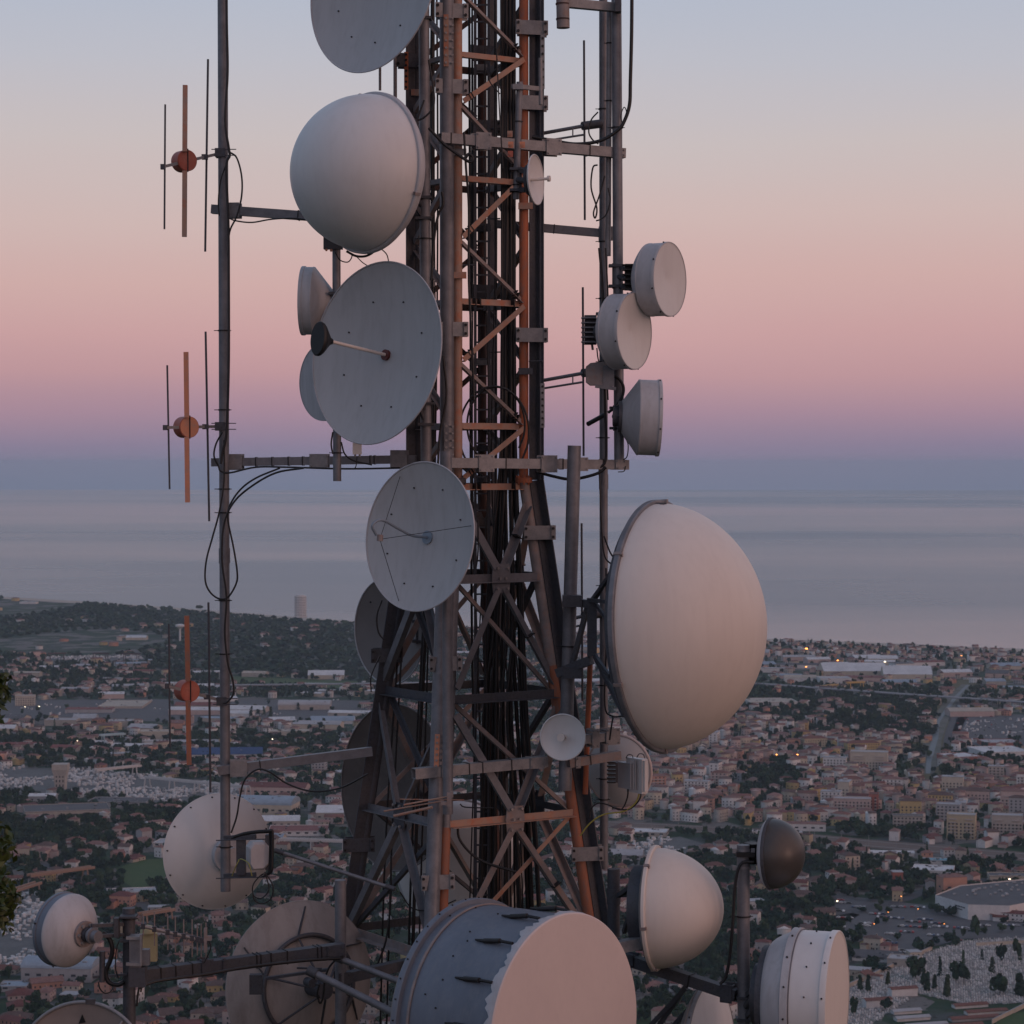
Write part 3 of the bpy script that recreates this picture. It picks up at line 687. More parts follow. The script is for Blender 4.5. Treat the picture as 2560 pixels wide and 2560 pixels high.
def open_dish(label,px,py,d,Rpx,az,el=0,depth=.20,mat='white',bmat='shroud',target=None,cat='dish antenna',rimr=.006,group=None,nbolt=8,boltR=.66,back=True):
    R=m_(Rpx,d); root=empty('dish_antenna',label,cat,dframe(px,py,d,az,el),group)
    dz=depth*2*R*.5; n=26
    prof=[(R*i/n,-dz*(1-(i/n)**2)) for i in range(n+1)]
    out=[(R*i/n,-dz*(1-(i/n)**2)-.014) for i in range(n,-1,-1)]
    lobj('reflector',MB().lathe(prof+out,96),mat,root)
    rp=[(R+rimr*1.6*math.cos(t*math.pi/4),rimr*1.6*math.sin(t*math.pi/4)) for t in range(9)]
    lobj('rim',MB().lathe(rp,96),bmat,root,smooth=80)
    if nbolt:
        for i in range(nbolt):
            a=.35+2*math.pi*i/nbolt; r=R*boltR; z=-dz*(1-boltR**2)
            q=Vector((r*math.cos(a),r*math.sin(a),z)); lobj('reflector_bolt',MB().tube(q-Vector((0,0,.004)),q+Vector((0,0,.012)),.010,8),'hole',root)
    if back:
        hub(root,-dz-.015,R*.16,R*.28)
        # rear stiffening ring
        rr=R*.55; zz=-dz*(1-.55**2)-.03
        lobj('back_ring',MB().lathe([(rr+.03*math.cos(t*math.pi/4),zz+.03*math.sin(t*math.pi/4)) for t in range(9)],64),'galvd',root,smooth=80)
    if target is not None: bracket(root,-dz-R*.25,target)
    root['_R']=R; root['_dz']=dz
    return root
def clear(root):
    for k in('_R','_dz'):
        if k in root: del root[k]
def dome_prof(R,h,p=2.0,q=2.0,n=28):
    out=[]
    for i in range(n+1):
        t=i/n; a=t*math.pi/2
        out.append((R*math.cos(a)**(2/q) if i<n else 0,h*math.sin(a)**(2/p)))
    return out
def radome(label,px,py,d,Rpx,az,el=0,h=.9,p=2,q=2,mat='whiteb',rmat='shroud',target=None,rimw=.10,flange=.022,backd=.42,bmat='shroud',clips=6,cat='radome antenna',ph=.4,name='radome_antenna',thick=.04):
    R=m_(Rpx,d); root=empty(name,label,cat,dframe(px,py,d,az,el))
    lobj('radome',MB().lathe([(R*.985,-.004),(R*.985,0)]+[(r*.985,z) for r,z in dome_prof(R,h*R,p,q)],96),mat,root,smooth=60)
    rim=lobj('rim_band',MB().lathe([(R*.96,.012),(R+flange*.6,.012),(R+flange,.0),(R+flange,-thick),(R*.97,-thick-.01)],96),rmat,root)
    n=14; B=backd*R
    lobj('back_shell',MB().lathe([(R*.985,-thick)]+[(R*.985*math.cos(i/n*math.pi/2)**1.0,-thick-B*math.sin(i/n*math.pi/2)) for i in range(1,n)]+[(0,-thick-B)],80),bmat,root,smooth=60)
    hub(root,-thick-B,R*.15,R*.25)
    for i in range(clips):
        a=ph+2*math.pi*i/clips; e=Vector((math.cos(a),math.sin(a),0)); q=e*(R+flange*.7)
        t=Vector((-e.y,e.x,0)); mb=MB(); rot=Matrix((e,t,Vector((0,0,1)))).transposed()
        mb.box(q+Vector((0,0,-thick*.3)),(.03,.035,thick*1.9),rot); mb.box(q-e*.02+Vector((0,0,.02)),(.06,.03,.012),rot)
        lobj('clip',mb,'tang',rim)
    if target is not None: bracket(root,-thick-B-R*.2,target)
    return root
def drum(label,px,py,d,Rpx,az,el=0,L_=.3,back=.45,mat='whiteb',smat='shroud',bmat='shroud',target=None,cone=.0,nb=8,bandw=.03,hubr=.22,name='drum_antenna',cat='drum antenna',dome=.02,br=.0):
    """px,py is the centre of the front face; L_ and back in units of R"""
    R=m_(Rpx,d); root=empty(name,label,cat,dframe(px,py,d,az,el))
    Lm=L_*R; B=back*R
    lobj('front_cover',MB().lathe([(R*.985,-.004),(R*.985,.004)]+[(R*.985*(1-i/10),.004+dome*R*(1-(1-i/10)**1.0 if cone else 1-(1-i/10)**2)) for i in range(1,11)],96),mat,root,smooth=50)
    lobj('shroud',MB().lathe([(R*.98,0),(R*.98,-Lm)],96).lathe([(R*.955,-Lm),(R*.955,-.01)],96),smat,root)
    lobj('front_band',MB().lathe([(R*.975,.008),(R*1.0,.008),(R*1.005,.0),(R*1.005,-bandw),(R*.978,-bandw-.002)],96),smat,root)
    n=14; hr=hubr*R
    pr=[(R*.98,-Lm),(R*.99,-Lm-.005),(R*.985,-Lm-.02)]
    for i in range(1,n+1):
        t=i/n; r=R*.98+(hr-R*.98)*t
        pr.append((r,-Lm-.02-B*(t if br else math.sin(t*math.pi/2)**.9)))
    pr.append((0,-Lm-.02-B)); lobj('back_shell',MB().lathe(pr,80),bmat,root,smooth=40)
    hub(root,-Lm-.02-B,hr*1.02,R*.22)
    if nb: rbolts(root,R*1.005,-bandw*.5,nb,.010)
    if target is not None: bracket(root,-Lm-B-R*.22,target,clampr=.075)
    return root
# --- d1 top big open dish
r=open_dish('largest upper open grey dish cut off by the top edge of the picture',931,-47,27.3,229,-44,6,depth=.16,target=at(1059,20,27.75),nbolt=10)
clear(r)
# --- d2 hemispherical radome
r=radome('large white hemispherical radome dish between the two open dishes on the left of the tower',919,432,27.2,197,-47,2,h=.98,mat='whiteb',target=at(1059,520,27.75),backd=.35,clips=3,ph=1.75)
# small handle on top & cable bundle beneath
z=at(1062,350,27.6)
# --- d3 open dish with paddle feed
D3=open_dish('large open white dish with black paddle-shaped feed on a rod',939,882,27.1,230,-43,7,depth=.17,target=at(1066,1035,27.75),nbolt=8,boltR=.62)
R3,dz3=D3['_R'],D3['_dz']; clear(D3)
inv=D3.matrix_world.inverted()
h0=Vector((0,0,-dz3)); h1=Vector((.02,.015,-dz3+.88))
fe=lobj('feed_rod',MB().tube(h0,h1,.020,14),'cream',D3)
lobj('collar',MB().tube(h0+Vector((0,0,-.01)),h0+Vector((0,0,.035)),.062,20),'feedred',fe)
lobj('feed_horn',MB().lathe([(.0,-.02),(.03,-.02),(.045,.02),(.165,.13),(.188,.16),(.192,.19),(.18,.205),(0,.205)],36,Matrix.Translation(h1)@Matrix.Diagonal((.62,1,1,1))),'black',D3,smooth=50)
# --- d4 small side drum facing left
r=drum('small side-on shrouded dish facing left behind the big open dish',757,752,28.1,86,-93,1,L_=.30,back=.55,br=1,target=at(841,760,27.95),nb=0,hubr=.3,smat='shroud',bmat='shroud')
# --- d5 half hidden flat dish
r=drum('half-hidden pale round dish peeking out left of the big open dish',808,955,28.0,97,-48,0,L_=.25,back=.5,target=at(841,1000,27.95),nb=0,mat='shroud')
# --- d6 open dish with wires
D6=open_dish('medium open white dish with thin guy wires and a hooked waveguide feed',1048,1341,26.7,187,-42,6,depth=.17,target=at(1117,1300,27.12),nbolt=8,boltR=.70)
R6,dz6=D6['_R'],D6['_dz']; clear(D6)
hubp=Vector((0,0,-dz6))
fd=lobj('hub_disc',MB().tube(hubp,hubp+Vector((0,0,.02)),.075,28),'bluehub',D6)
p1=hubp+Vector((0,0,.45)); p2=hubp+Vector((.02,.02,.72))
lobj('waveguide',MB().path([hubp,hubp+Vector((0,.0,.25)),p1+Vector((0,.05,0)),p2+Vector((-.02,.11,.02)),p2+Vector((-.05,.04,.13)),p2+Vector((-.05,-.06,.06))],.016,10,6),'bluehub',D6)
tip=p2+Vector((-.05,-.10,.0))
lobj('feed_tip',MB().tube(tip+Vector((0,.05,0)),tip-Vector((0,.02,0)),.035,14),'tang',D6)
for ang in(250,10,120):
    a=R_(ang); e=Vector((R6*.93*math.cos(a),R6*.93*math.sin(a),-dz6*(1-.93**2)))
    lobj('guy_wire',MB().tube(tip,e,.0035,5),'hole',D6)
# --- d7, d8 rear brown dishes seen behind the tower
def back_dish(label,px,py,d,Rpx,az,el=0,mat='brown',ring=.58,truss=True,target=None,depth=.30,boltn=0,rr_=.012,rimm=None):
    R=m_(Rpx,d); root=empty('dish_antenna',label,'dish antenna',dframe(px,py,d,az,el)); dz=depth*R; n=20
    prof=[(R*i/n,-dz*(1-(i/n)**2)) for i in range(n+1)]
    lobj('reflector',MB().lathe(prof+[(r,z-.015) for r,z in prof[::-1]],90),mat,root)
    lobj('rim',MB().lathe([(R+rr_*math.cos(t*math.pi/4),rr_*math.sin(t*math.pi/4)-.004) for t in range(9)],90),rimm or mat,root,smooth=80)
    if boltn: bolts(root,R*.965,-dz*(1-.965**2)-.012,boltn,.009,'hole',ph=.1,dz=-.022)
    if truss:
        rr=R*ring; zz=-dz*(1-ring**2)-.06
        fr=lobj('back_ring',MB().lathe([(rr+.028*math.cos(t*math.pi/4),zz+.028*math.sin(t*math.pi/4)) for t in range(9)],64),'galvd',root,smooth=80)
        for i in range(6):
            a=i*1.047+.3; q=Vector((rr*math.cos(a),rr*math.sin(a),zz)); c=Vector((.12*math.cos(a),.12*math.sin(a),-dz-.28))
            lobj('back_strut',MB().tube(q,c,.014,8),'galvd',root)
            q2=Vector((R*.94*math.cos(a+.3),R*.94*math.sin(a+.3),-dz*(1-.94**2)-.02))
            lobj('back_strut',MB().beam(q,q2,.012,.03),'galvd',root)
        lobj('back_hub',MB().tube((0,0,-dz),(0,0,-dz-.34),.10,20),'galvd',root)
    if target is not None: bracket(root,-dz-.3,target)
    return root
r=open_dish('dull grey-brown dish half hidden behind the feed-wire dish',972,1578,29.6,134,-47,0,depth=.2,mat='browng',bmat='shroud',target=at(1050,1578,29.3),nbolt=3,boltR=.8)
clear(r)
r=open_dish('big dull brown dish half hidden behind the lower left tower legs',985,1968,30.0,208,-47,3,depth=.2,mat='brownd',bmat='browng',target=at(1080,1960,29.6),nbolt=0)
clear(r)
r=radome('pale round dish visible through the tower lattice behind the orange cross brace',1150,2170,31.0,172,-20,0,h=.25,mat='whiteb',bmat='brown',clips=0,target=at(1290,2165,31.6))
# --- d10 left rear-facing dish with radio box
D10=back_dish('white rear-facing dish at the foot of the tall left mast with a radio box',543,2128,29.0,144,-149,0,mat='whiteb',truss=False,depth=.42,boltn=14,target=None)
mb=MB().tube(D10.matrix_world@Vector((0,0,-.22)),D10.matrix_world@Vector((0,0,-.37)),.20,28).tube(D10.matrix_world@Vector((0,0,-.37)),D10.matrix_world@Vector((0,0,-.50)),.11,20)
obj('back_hub',mb,'shroud',D10)
pm=at(566,2125,28.35)
mb=MB(); 
for y in(2095,2190):
    c=at(600,y,27.75); mb.beam(at(560,y,27.8),at(640,y-4,27.7),.035,.05)
    mb.tube(at(540,y+6,27.7),at(690,y+2,27.6),.007,6)
mb.box(at(603,2140,27.75),(.10,.14,.42))
obj('mount_bracket',mb,'galvd',D10)
RB=empty('radio_unit','octagonal grey radio box with handle frame bolted behind the left rear-facing dish','radio unit',at(645,2140,27.3))
c=at(648,2140,27.25); nn=Vector((.35,-.93,0)).normalized(); xx=Vector((0,0,1)).cross(nn).normalized()
oc=[(-.13,-.09),(-.09,-.16),(.06,-.16),(.13,-.09),(.13,.10),(.07,.16),(-.08,.16),(-.13,.10)]
mb=MB(); vs=[c+xx*x_*.92+Vector((0,0,z_))+nn*s for s in(-.14,.0) for x_,z_ in oc]+[c+xx*x_*.80+Vector((0,0,z_*.85))+nn*.03 for x_,z_ in oc]
mb.add(vs,[tuple(range(8))]+[(i,(i+1)%8,8+(i+1)%8,8+i) for i in range(8)]+[(8+i,8+(i+1)%8,16+(i+1)%8,16+i) for i in range(8)]+[tuple(range(16,24))[::-1]])
bx=obj('housing',mb,'radio',RB,smooth=25)
q0=[at(585,2092,27.3),at(620,2082,27.25),at(672,2077,27.2),at(681,2084,27.2),at(680,2150,27.2),at(678,2178,27.2),at(664,2188,27.25)]
obj('guard_frame',MB().path(q0,.018,8,4).path([p+Vector((-.03,.02,-.02)) for p in q0],.012,8,4),'black',RB)
obj('side_plate',MB().box(at(668,2130,27.35),(.035,.10,.40)),'galvd',RB)
obj('yellow_cable',MB().path([at(596,2150,27.4),at(605,2148,27.3),at(622,2160,27.2),at(630,2190,27.2)],.006,6,5).path([at(580,2190,27.4),at(590,2165,27.3),at(598,2150,27.3)],.006,6,5),'ycable',RB)
tag(obj('cable_loop',MB().path([at(*p,27.2) for p in [(662,2180),(668,2200),(672,2225),(655,2245),(635,2240),(632,2215),(645,2195),(660,2185),(672,2195),(683,2220),(676,2248),(655,2259),(636,2250),(631,2225)]],.008,8,5),'cable',smooth=60),'black cable coiled in two rings under the octagonal radio box','cable loop')
# --- d11 bottom-left drum seen from behind
D11=drum('white back-turned drum dish with round flange on the lower left mast',153,2322,25.0,93,-127,2,L_=.30,back=.52,mat='cream',smat='blueg',bmat='shroud',nb=4,hubr=.30)
mw=D11.matrix_world; R11=m_(93,25.0)
zb=-.30*R11-.02-.52*R11
mb=MB(); mb.tube(mw@Vector((0,0,zb)),mw@Vector((0,0,zb-.035)),.135,26)
fl=obj('flange_plate',mb,'tang',D11)
for i in range(6):
    a=i*1.047; q=Vector((.10*math.cos(a),.10*math.sin(a),zb-.035)); lobj('flange_bolt',MB().tube(q,q-Vector((0,0,.02)),.020,6),'galvl',fl)
obj('waveguide_flange',MB().tube(mw@Vector((0,0,zb-.03)),mw@Vector((0,0,zb-.22)),.062,18).tube(mw@Vector((0,0,zb-.12)),mw@Vector((0,0,zb-.15)),.085,18),'galv',D11)
mb=MB(); e0=mw@Vector((0,0,zb-.12)); e1=at(322,2322,25.0)
for s in(-.06,.05): mb.beam(e0+Vector((0,0,s+.05)),e1+Vector((0,0,s)),.03,.035)
mb.box(at(292,2318,24.9),(.05,.10,.20)); mb.box(at(322,2290,24.9),(.17,.17,.02)); mb.box(at(322,2350,24.9),(.17,.17,.02))
obj('mount_bracket',mb,'galvd',D11)
tag(obj('waveguide_cable',MB().path([at(*p,24.9) for p in [(256,2332),(272,2345),(281,2372),(276,2400),(265,2430),(272,2455),(295,2462),(310,2455)]],.024,10,6),'cable',smooth=60),'thick black waveguide cable curving down from the back-turned drum dish to the lower left mast','cable')
# small writing-like grey stencil smudge on the back shell is dirt: left to the material
# equipment on lower left mast
EQ=empty('equipment_box','cluster of grey junction boxes strapped to the lower left mast','equipment box',at(335,2380,24.8))
obj('box_body',MB().box(at(340,2378,24.8),(.12,.12,.34)).box(at(362,2392,24.8),(.10,.10,.16)),'galv',EQ)
obj('lower_box',MB().box(at(345,2440,24.8),(.17,.16,.20)),'galvd',EQ)
obj('strap_plate',MB().box(at(352,2372,24.68),(.018,.03,.30)).box(at(335,2345,24.72),(.16,.04,.03)).box(at(335,2410,24.72),(.16,.04,.03)),'galvl',EQ)
YB=empty('flat_panel_cover','yellow curved cover standing behind the lower left mast','cover',at(375,2420,25.8))
c=at(372,2360,25.8); mb=MB(); sec=[(.045*math.cos(i*math.pi/8),.0+.16*math.sin(i*math.pi/8)) for i in range(9)]
mb.sweep([(-.09,-.05),(.07,-.05),(.075,.0),(.05,.045),(-.05,.05),(-.09,.03)],c-Vector((0,0,.18)),c+Vector((0,0,.12)),up=(0,1,0))
mb.lathe([(.085,0),(.082,.03),(.06,.07),(.0,.09)],24,Matrix.Translation(c+Vector((-.01,0,.12))))
obj('cover_shell',mb,'yellow',YB)
mb=MB().tube(at(256,2378,24.9),at(255,2455,24.9),.030,12)
SP=empty('stub_pipe','short dark stub pipe hanging beside the back-turned drum dish','stub pipe',at(255,2455,24.9)); obj('pipe',mb,'galvd',SP); obj('cross_bar',MB().beam(at(232,2443,24.9),at(318,2436,24.9),.025,.025),'galvd',SP)
for j,(pts,r_) in enumerate([([(246,2455),(250,2472),(262,2483),(275,2480),(282,2470)],.007),([(300,2350),(291,2372),(289,2420),(296,2445)],.007),([(352,2410),(362,2430),(350,2462),(344,2490),(342,2515)],.012),([(362,2405),(358,2440),(352,2480)],.010),([(348,2470),(385,2455),(440,2446),(515,2436),(620,2418),(760,2402),(850,2396)],.016)]):
    tag(obj('cable',MB().path([at(*p,24.85+(p[0]-300)*.0028) for p in pts],r_,8,5),'cable',smooth=60),
        ['thin black cable hooking under the stub pipe at lower left','thin black cable running down the left side of the lower left mast','black cable dropping behind the junction boxes of the lower left mast','second black cable beside the junction boxes','thick black cable strapped along the underside of the long dark boom'][j],'cable')
# --- yagi antenna
YG=empty('yagi_antenna','small yagi antenna with short vertical rods right of the lower left mast','antenna',at(490,2345,25.6))
a,b=at(352,2314,25.5),at(508,2352,25.7); obj('boom',MB().tube(a,b,.020,10),'galvl',YG)
for i in range(9):
    x=[358,386,419,438,459,480,493,503,515][i]; c=a+(b-a)*((x-352)/156); hgt=[.10,.18,.19,.19,.18,.20,.17,.18,.20][i]
    obj('element_rod',MB().tube(c-Vector((0,0,hgt)),c+Vector((0,0,hgt)),.007,6),'tang',YG)
    obj('element_clamp',MB().box(c,(.045,.05,.055)),'galvd',YG)
obj('end_bracket',MB().box(at(514,2350,25.7),(.03,.06,.26)).box(at(520,2345,25.7),(.08,.05,.05)),'tang',YG)
tag(obj('cable',MB().path([at(*p,25.7) for p in [(522,2352),(527,2368),(520,2388),(510,2408)]],.007,8,5),'cable',smooth=60),'thin black cable dropping from the end of the yagi antenna to the boom','cable')
# --- d12 bottom left open dish, cut by the frame
D12=open_dish('open dish cut off by the bottom left corner with a black triangle mark',200,2694,24.0,186,-16,12,depth=.2,mat='brown',bmat='galvl',nbolt=0,rimr=.012,target=at(324,2640,25.0))
R12,dz12=D12['_R'],D12['_dz']; clear(D12)
lobj('feed_strut',MB().tube((R12*.55,R12*.78,0),(.1,-.2,.5),.012,8),'galvl',D12); lobj('feed_strut',MB().tube((R12*.70,R12*.66,0),(.12,-.2,.5),.012,8),'galvl',D12)
def dz_at(x,y): r=math.hypot(x,y); return -dz12*(1-(r/R12)**2)+.004
mk=[(-.10,.52),(-.02,.54),(-.055,.62)]
mb=MB().add([Vector((x,y,dz_at(x,y)+.001)) for x,y in mk],[(0,1,2)])
lobj('triangle_mark',mb,'black',D12)
sq=[(-.05,.50),(-.095,.47),(-.03,.44),(-.085,.40),(-.03,.37)]
mb=MB()
for (x0,y0),(x1,y1) in zip(sq,sq[1:]):
    dx,dy=x1-x0,y1-y0; l=math.hypot(dx,dy); ox,oy=-dy/l*.010,dx/l*.010
    mb.add([Vector((x,y,dz_at(x,y)+.002)) for x,y in((x0+ox,y0+oy),(x1+ox,y1+oy),(x1-ox,y1-oy),(x0-ox,y0-oy))],[(0,1,2,3)])
lobj('letter_mark',mb,'black',D12)
obj('rim_clip',MB().box(at(226,2503,23.95),(.09,.06,.05)),'galvd',D12)
# --- d13 lower left, seen from behind with ring
D13=back_dish('big grey-brown dish seen from behind with a round stiffening ring at the bottom',748,2458,28.2,205,-146,-2,mat='brownl',ring=.62,depth=.30)
mw=D13.matrix_world
obj('side_box',MB().box(at(640,2460,27.0),(.14,.10,.22)),'galvd',D13)
obj('feed_socket',MB().tube(at(768,2454,27.0),at(782,2458,26.85),.052,16).tube(at(780,2458,26.9),at(800,2461,26.85),.018,10),'galvd',D13)
obj('frame_bar',MB().beam(at(665,2446,27.0),at(820,2424,27.0),.06,.03).beam(at(742,2420,26.9),at(805,2422,26.9),.02),'galvd',D13)
tag(obj('cable',MB().path([at(*p,26.8) for p in [(798,2462),(793,2485),(800,2508),(808,2490),(812,2450),(822,2420),(838,2400)]],.012,8,5),'cable',smooth=60),'black cable looping from the socket of the ringed lower left dish','cable')
# --- d15 big pinkish radome
D15=radome('huge pinkish egg-shaped radome right of the tower',1662,1565,26.6,312,63,3,h=.80,p=1.75,q=2.0,mat='cream',rmat='galv',bmat='galvd',backd=.20,clips=6,ph=1.45,rimw=.12,thick=.05)
mw=D15.matrix_world; R15=m_(312,26.6)
mb=MB()
for (a,b) in [((1480,1500),(1530,1430)),((1485,1502),(1545,1400)),((1486,1505),(1525,1560)),((1486,1640),(1524,1690)),((1486,1640),(1560,1790)),((1484,1632),(1545,1725)),((1470,1500),(1525,1505))]:
    mb.beam(at(*a,27.6),at(*b,27.0),.030,.045)
obj('mount_strut',mb,'galvd',D15)
obj('mount_frame',MB().beam(at(1480,1495,27.6),at(1480,1640,27.6),.11,.09,up=(0,1,0)),'galvd',D15)
mb=MB().beam(at(1418,1505,27.8),at(1478,1510,27.65),.10,.09).beam(at(1395,1683,27.8),at(1478,1650,27.6),.12,.10).beam(at(1468,1520,27.7),at(1430,1665,27.8),.06,.05)
for y in (1502,1680): mb.box(at(1430,y,27.75),(.22,.26,.13))
obj('mount_bracket',mb,'galvd',D15)
obj('top_lug',MB().box(at(1650,1262,26.55),(.14,.06,.05)).box(at(1655,1268,26.5),(.05,.05,.09)),'galvd',D15)
for j,pts in enumerate([[(1510,1340),(1525,1380),(1540,1402)],[(1515,1420),(1516,1600),(1512,1760),(1530,1790),(1560,1790)],[(1533,1790),(1528,1820),(1524,1850)]]):
    tag(obj('cable',MB().path([at(*p,27.6) for p in pts],.010,8,5),'cable',smooth=60),['short black cable from the thin mast to the top left of the huge radome','black cable running down beside the huge radome mount and curling under it','short black cable hanging below the huge radome mount'][j],'cable')
# --- d16 small round dish
D16=open_dish('small round blue-white dish with stubby central feed',1407,1843,26.9,57,-14,4,depth=.22,mat='whiteb',bmat='whiteb',target=at(1412,1870,27.9),nbolt=0,back=True)
R_16,dz=D16['_R'],D16['_dz']; clear(D16)
lobj('feed_stub',MB().tube((0,0,-dz),(0,0,-dz+.13),.028,16).tube((0,0,-dz+.13),(0,0,-dz+.16),.045,16),'cream',D16)
# --- d17 small rear dish with radio unit
D17=back_dish('round dish seen from behind with glowing orange rim below the huge radome',1548,1926,29.5,88,152,0,mat='whiteb',truss=False,depth=.30,boltn=0,rr_=.022,rimm='tanface')  # warm rim colour stands in for low sun catching the edge
c=at(1548,1926,29.5)
obj('back_hub',MB().tube(D17.matrix_world@Vector((0,0,-.10)),D17.matrix_world@Vector((0,0,-.26)),.09,20).box(at(1538,1930,29.1),(.22,.16,.24)),'galvd',D17)
RU=empty('radio_unit','light grey finned radio unit on the back of the orange-rimmed dish','radio unit',at(1590,1975,28.0))
rot=Matrix.Rotation(R_(35),3,'Z')
obj('housing',MB().box(at(1572,1938,28.05),(.14,.24,.30),rot),'radio',RU)
obj('cover',MB().box(at(1592,1938,27.95),(.085,.30,.40),rot).box(at(1600,1938,27.9),(.05,.24,.36),rot),'whiteb',RU)
mb=MB()
for i in range(5): mb.box(at(1577+i*6,1938,27.86+i*.0),(.008,.02,.34))
obj('cooling_fin',mb,'radio',RU)
mb=MB()
for i in range(6): mb.box(at(1528,1905+i*10,27.95),(.10,.10,.016))
obj('heat_sink',mb,'hole',RU)
obj('handle',MB().path([at(1565,1896,28),at(1570,1887,28),at(1580,1888,28),at(1583,1897,28)],.006,6,5).path([at(1592,1894,27.9),at(1598,1885,27.9),at(1608,1886,27.9),at(1612,1895,27.9)],.006,6,5),'galvd',RU)
for j,(pts,mt) in enumerate([([(1570,1965),(1568,1995),(1552,2024),(1520,2012),(1495,2008),(1478,2022),(1474,2045)],'cable'),([(1604,1968),(1598,2000),(1570,2024),(1530,2018)],'cable'),([(1602,1968),(1590,2005),(1560,2028),(1510,2036),(1475,2058),(1450,2090)],'ycable')]):
    tag(obj('cable',MB().path([at(*p,28.0) for p in pts],.009,8,5),mt,smooth=60),['black cable arching from the finned radio unit back to the tower','short black cable under the right side of the finned radio unit','yellow-green cable sagging from the finned radio unit towards the tower'][j],'cable')
# --- d18 small side dish
D18=open_dish('small white side-facing dish hanging on the thin pipe in front of the upper tower',1340,449,27.3,62,71,2,depth=.22,mat='whiteb',bmat='whiteb',target=at(1294,450,27.6),nbolt=0,rimr=.004)
z18=D18['_dz']; clear(D18); lobj('feed_stub',MB().tube((0,0,-z18),(0,0,-z18+.20),.016,12).tube((0,0,-z18+.20),(0,0,-z18+.23),.034,14),'cream',D18)
obj('arm',MB().beam(at(1282,215,27.6),at(1345,222,27.9),.05,.05).box(at(1295,218,27.55),(.12,.10,.06)),'galvl',D18)
# --- drums on the right mast
drum('upper right white drum antenna with conical cover, highest of the three on the right mast',1674,698,28.0,93,60,0,L_=.52,back=.35,cone=1,dome=-.10,target=at(1540,690,28.45),nb=8,hubr=.35)
drum('middle right white drum antenna, nearest the thin mast, above the side-on drum',1585,828,27.8,96,60,0,L_=.52,back=.30,cone=1,dome=-.12,target=at(1508,810,28.7),nb=8,hubr=.35)
drum('side-on grey drum antenna facing right, lowest of the three on the right mast',1648,1045,28.1,96,91,-2,L_=.52,back=.42,dome=.03,target=at(1542,1045,28.45),nb=8,hubr=.40,br=1)
for (p,lab,mt,sz) in [((1575,693),'black transceiver box between the right mast and the uppermost drum','black',(.12,.18,.30)),((1476,825),'grey finned transceiver box left of the middle right drum','galvd',(.14,.16,.34))]:
    e_=empty('transceiver_box',lab,'radio unit',at(*p,28.2)); obj('housing',MB().box(at(*p,28.2),sz),'galvd' if mt!='black' else 'black',e_)
    mb=MB()
    for i in range(6): mb.box(at(p[0]-4,p[1]-30+i*12,28.08),(sz[0]*1.25,sz[1]*.9,.014))
    obj('cooling_fin',mb,'galv' if mt!='black' else 'hole',e_)
    obj('connector',MB().tube(at(p[0]+4,p[1]+36,28.2),at(p[0]+6,p[1]+50,28.2),.014,8),'galvl',e_)
AB=empty('amplifier_box','rounded rusty grey amplifier box on the right mast below the middle drum','amplifier box',at(1500,940,28.2))
c=at(1497,938,28.2); mb=MB(); rx=Matrix.Translation(c)@Matrix.Rotation(R_(90),4,'X')
mb.sweep([(-.13,-.12),(.10,-.12),(.15,-.08),(.15,.10),(.10,.14),(-.10,.16),(-.14,.12)],c+Vector((0,.10,0)),c+Vector((0,-.10,0)),up=(0,0,1))
obj('housing',mb,'tang',AB); obj('clamp',MB().beam(at(1488,965,28.1),at(1540,972,28.1),.06,.04),'galv',AB); obj('side_cover',MB().box(at(1521,940,28.15),(.13,.12,.24)),'galv',AB)
ST=empty('stub_pipe','short black stub tube sticking out left of the right mast beside the side-on drum','stub pipe',at(1470,1060,28.3)); obj('tube',MB().tube(at(1470,1060,28.3),at(1510,1038,28.5),.028,12),'black',ST)
for j,(pts,r_) in enumerate([
 ([(1580,-60),(1579,80),(1576,200),(1574,260),(1562,300),(1545,325),(1500,352),(1440,360),(1385,352),(1330,342)],.022),
 ([(1495,280),(1478,300),(1472,330),(1482,350),(1496,360)],.009),([(1494,412),(1482,420),(1478,470),(1492,520),(1488,545),(1484,530),(1498,490),(1512,440)],.010),
 ([(1520,470),(1526,500),(1516,535),(1502,548),(1490,552)],.009),([(1498,620),(1505,700),(1508,800),(1512,1000),(1515,1140),(1500,1170)],.016),([(1514,620),(1520,760),(1516,900),(1520,1000)],.010),
 ([(1492,870),(1496,900),(1508,925),(1520,945)],.008),([(1530,940),(1545,945),(1558,965),(1556,990),(1540,1015),(1520,1032)],.018),([(1560,1090),(1570,1110),(1568,1140),(1558,1150)],.007),
 ([(1340,1178),(1380,1190),(1430,1198),(1490,1185),(1515,1168)],.019),([(1564,1165),(1560,1178),(1545,1180)],.006),([(1556,310),(1552,290),(1560,268),(1566,280),(1560,298)],.006),([(1498,1172),(1505,1330),(1512,1390),(1528,1410),(1536,1416)],.010)]):
    tag(obj('cable',MB().path([at(*p,28.32) for p in pts],r_,8,6),'cable',smooth=60),
     ['thick black cable right of the top right mast, swinging left along the upper boom','thin black cable loop left of the right mast at upper boom height','tangled black cable coil hanging left of the right mast under the upper boom','thin black cable hooked beside the hanging coil on the right mast','thick black cable running down the thin right mast behind the drums','black cable beside the thick right mast behind the upper drums','thin black cable curling out under the finned transceiver box','thick black cable bow right of the amplifier box','thin black cable loop behind the side-on drum','thick black cable sagging under the middle boom to the right mast','tiny black cable hook at the right end of the middle boom','small black cable eye on the right side of the top right mast','black cable running down the thin right mast from the middle boom to the huge radome'][j],'cable')
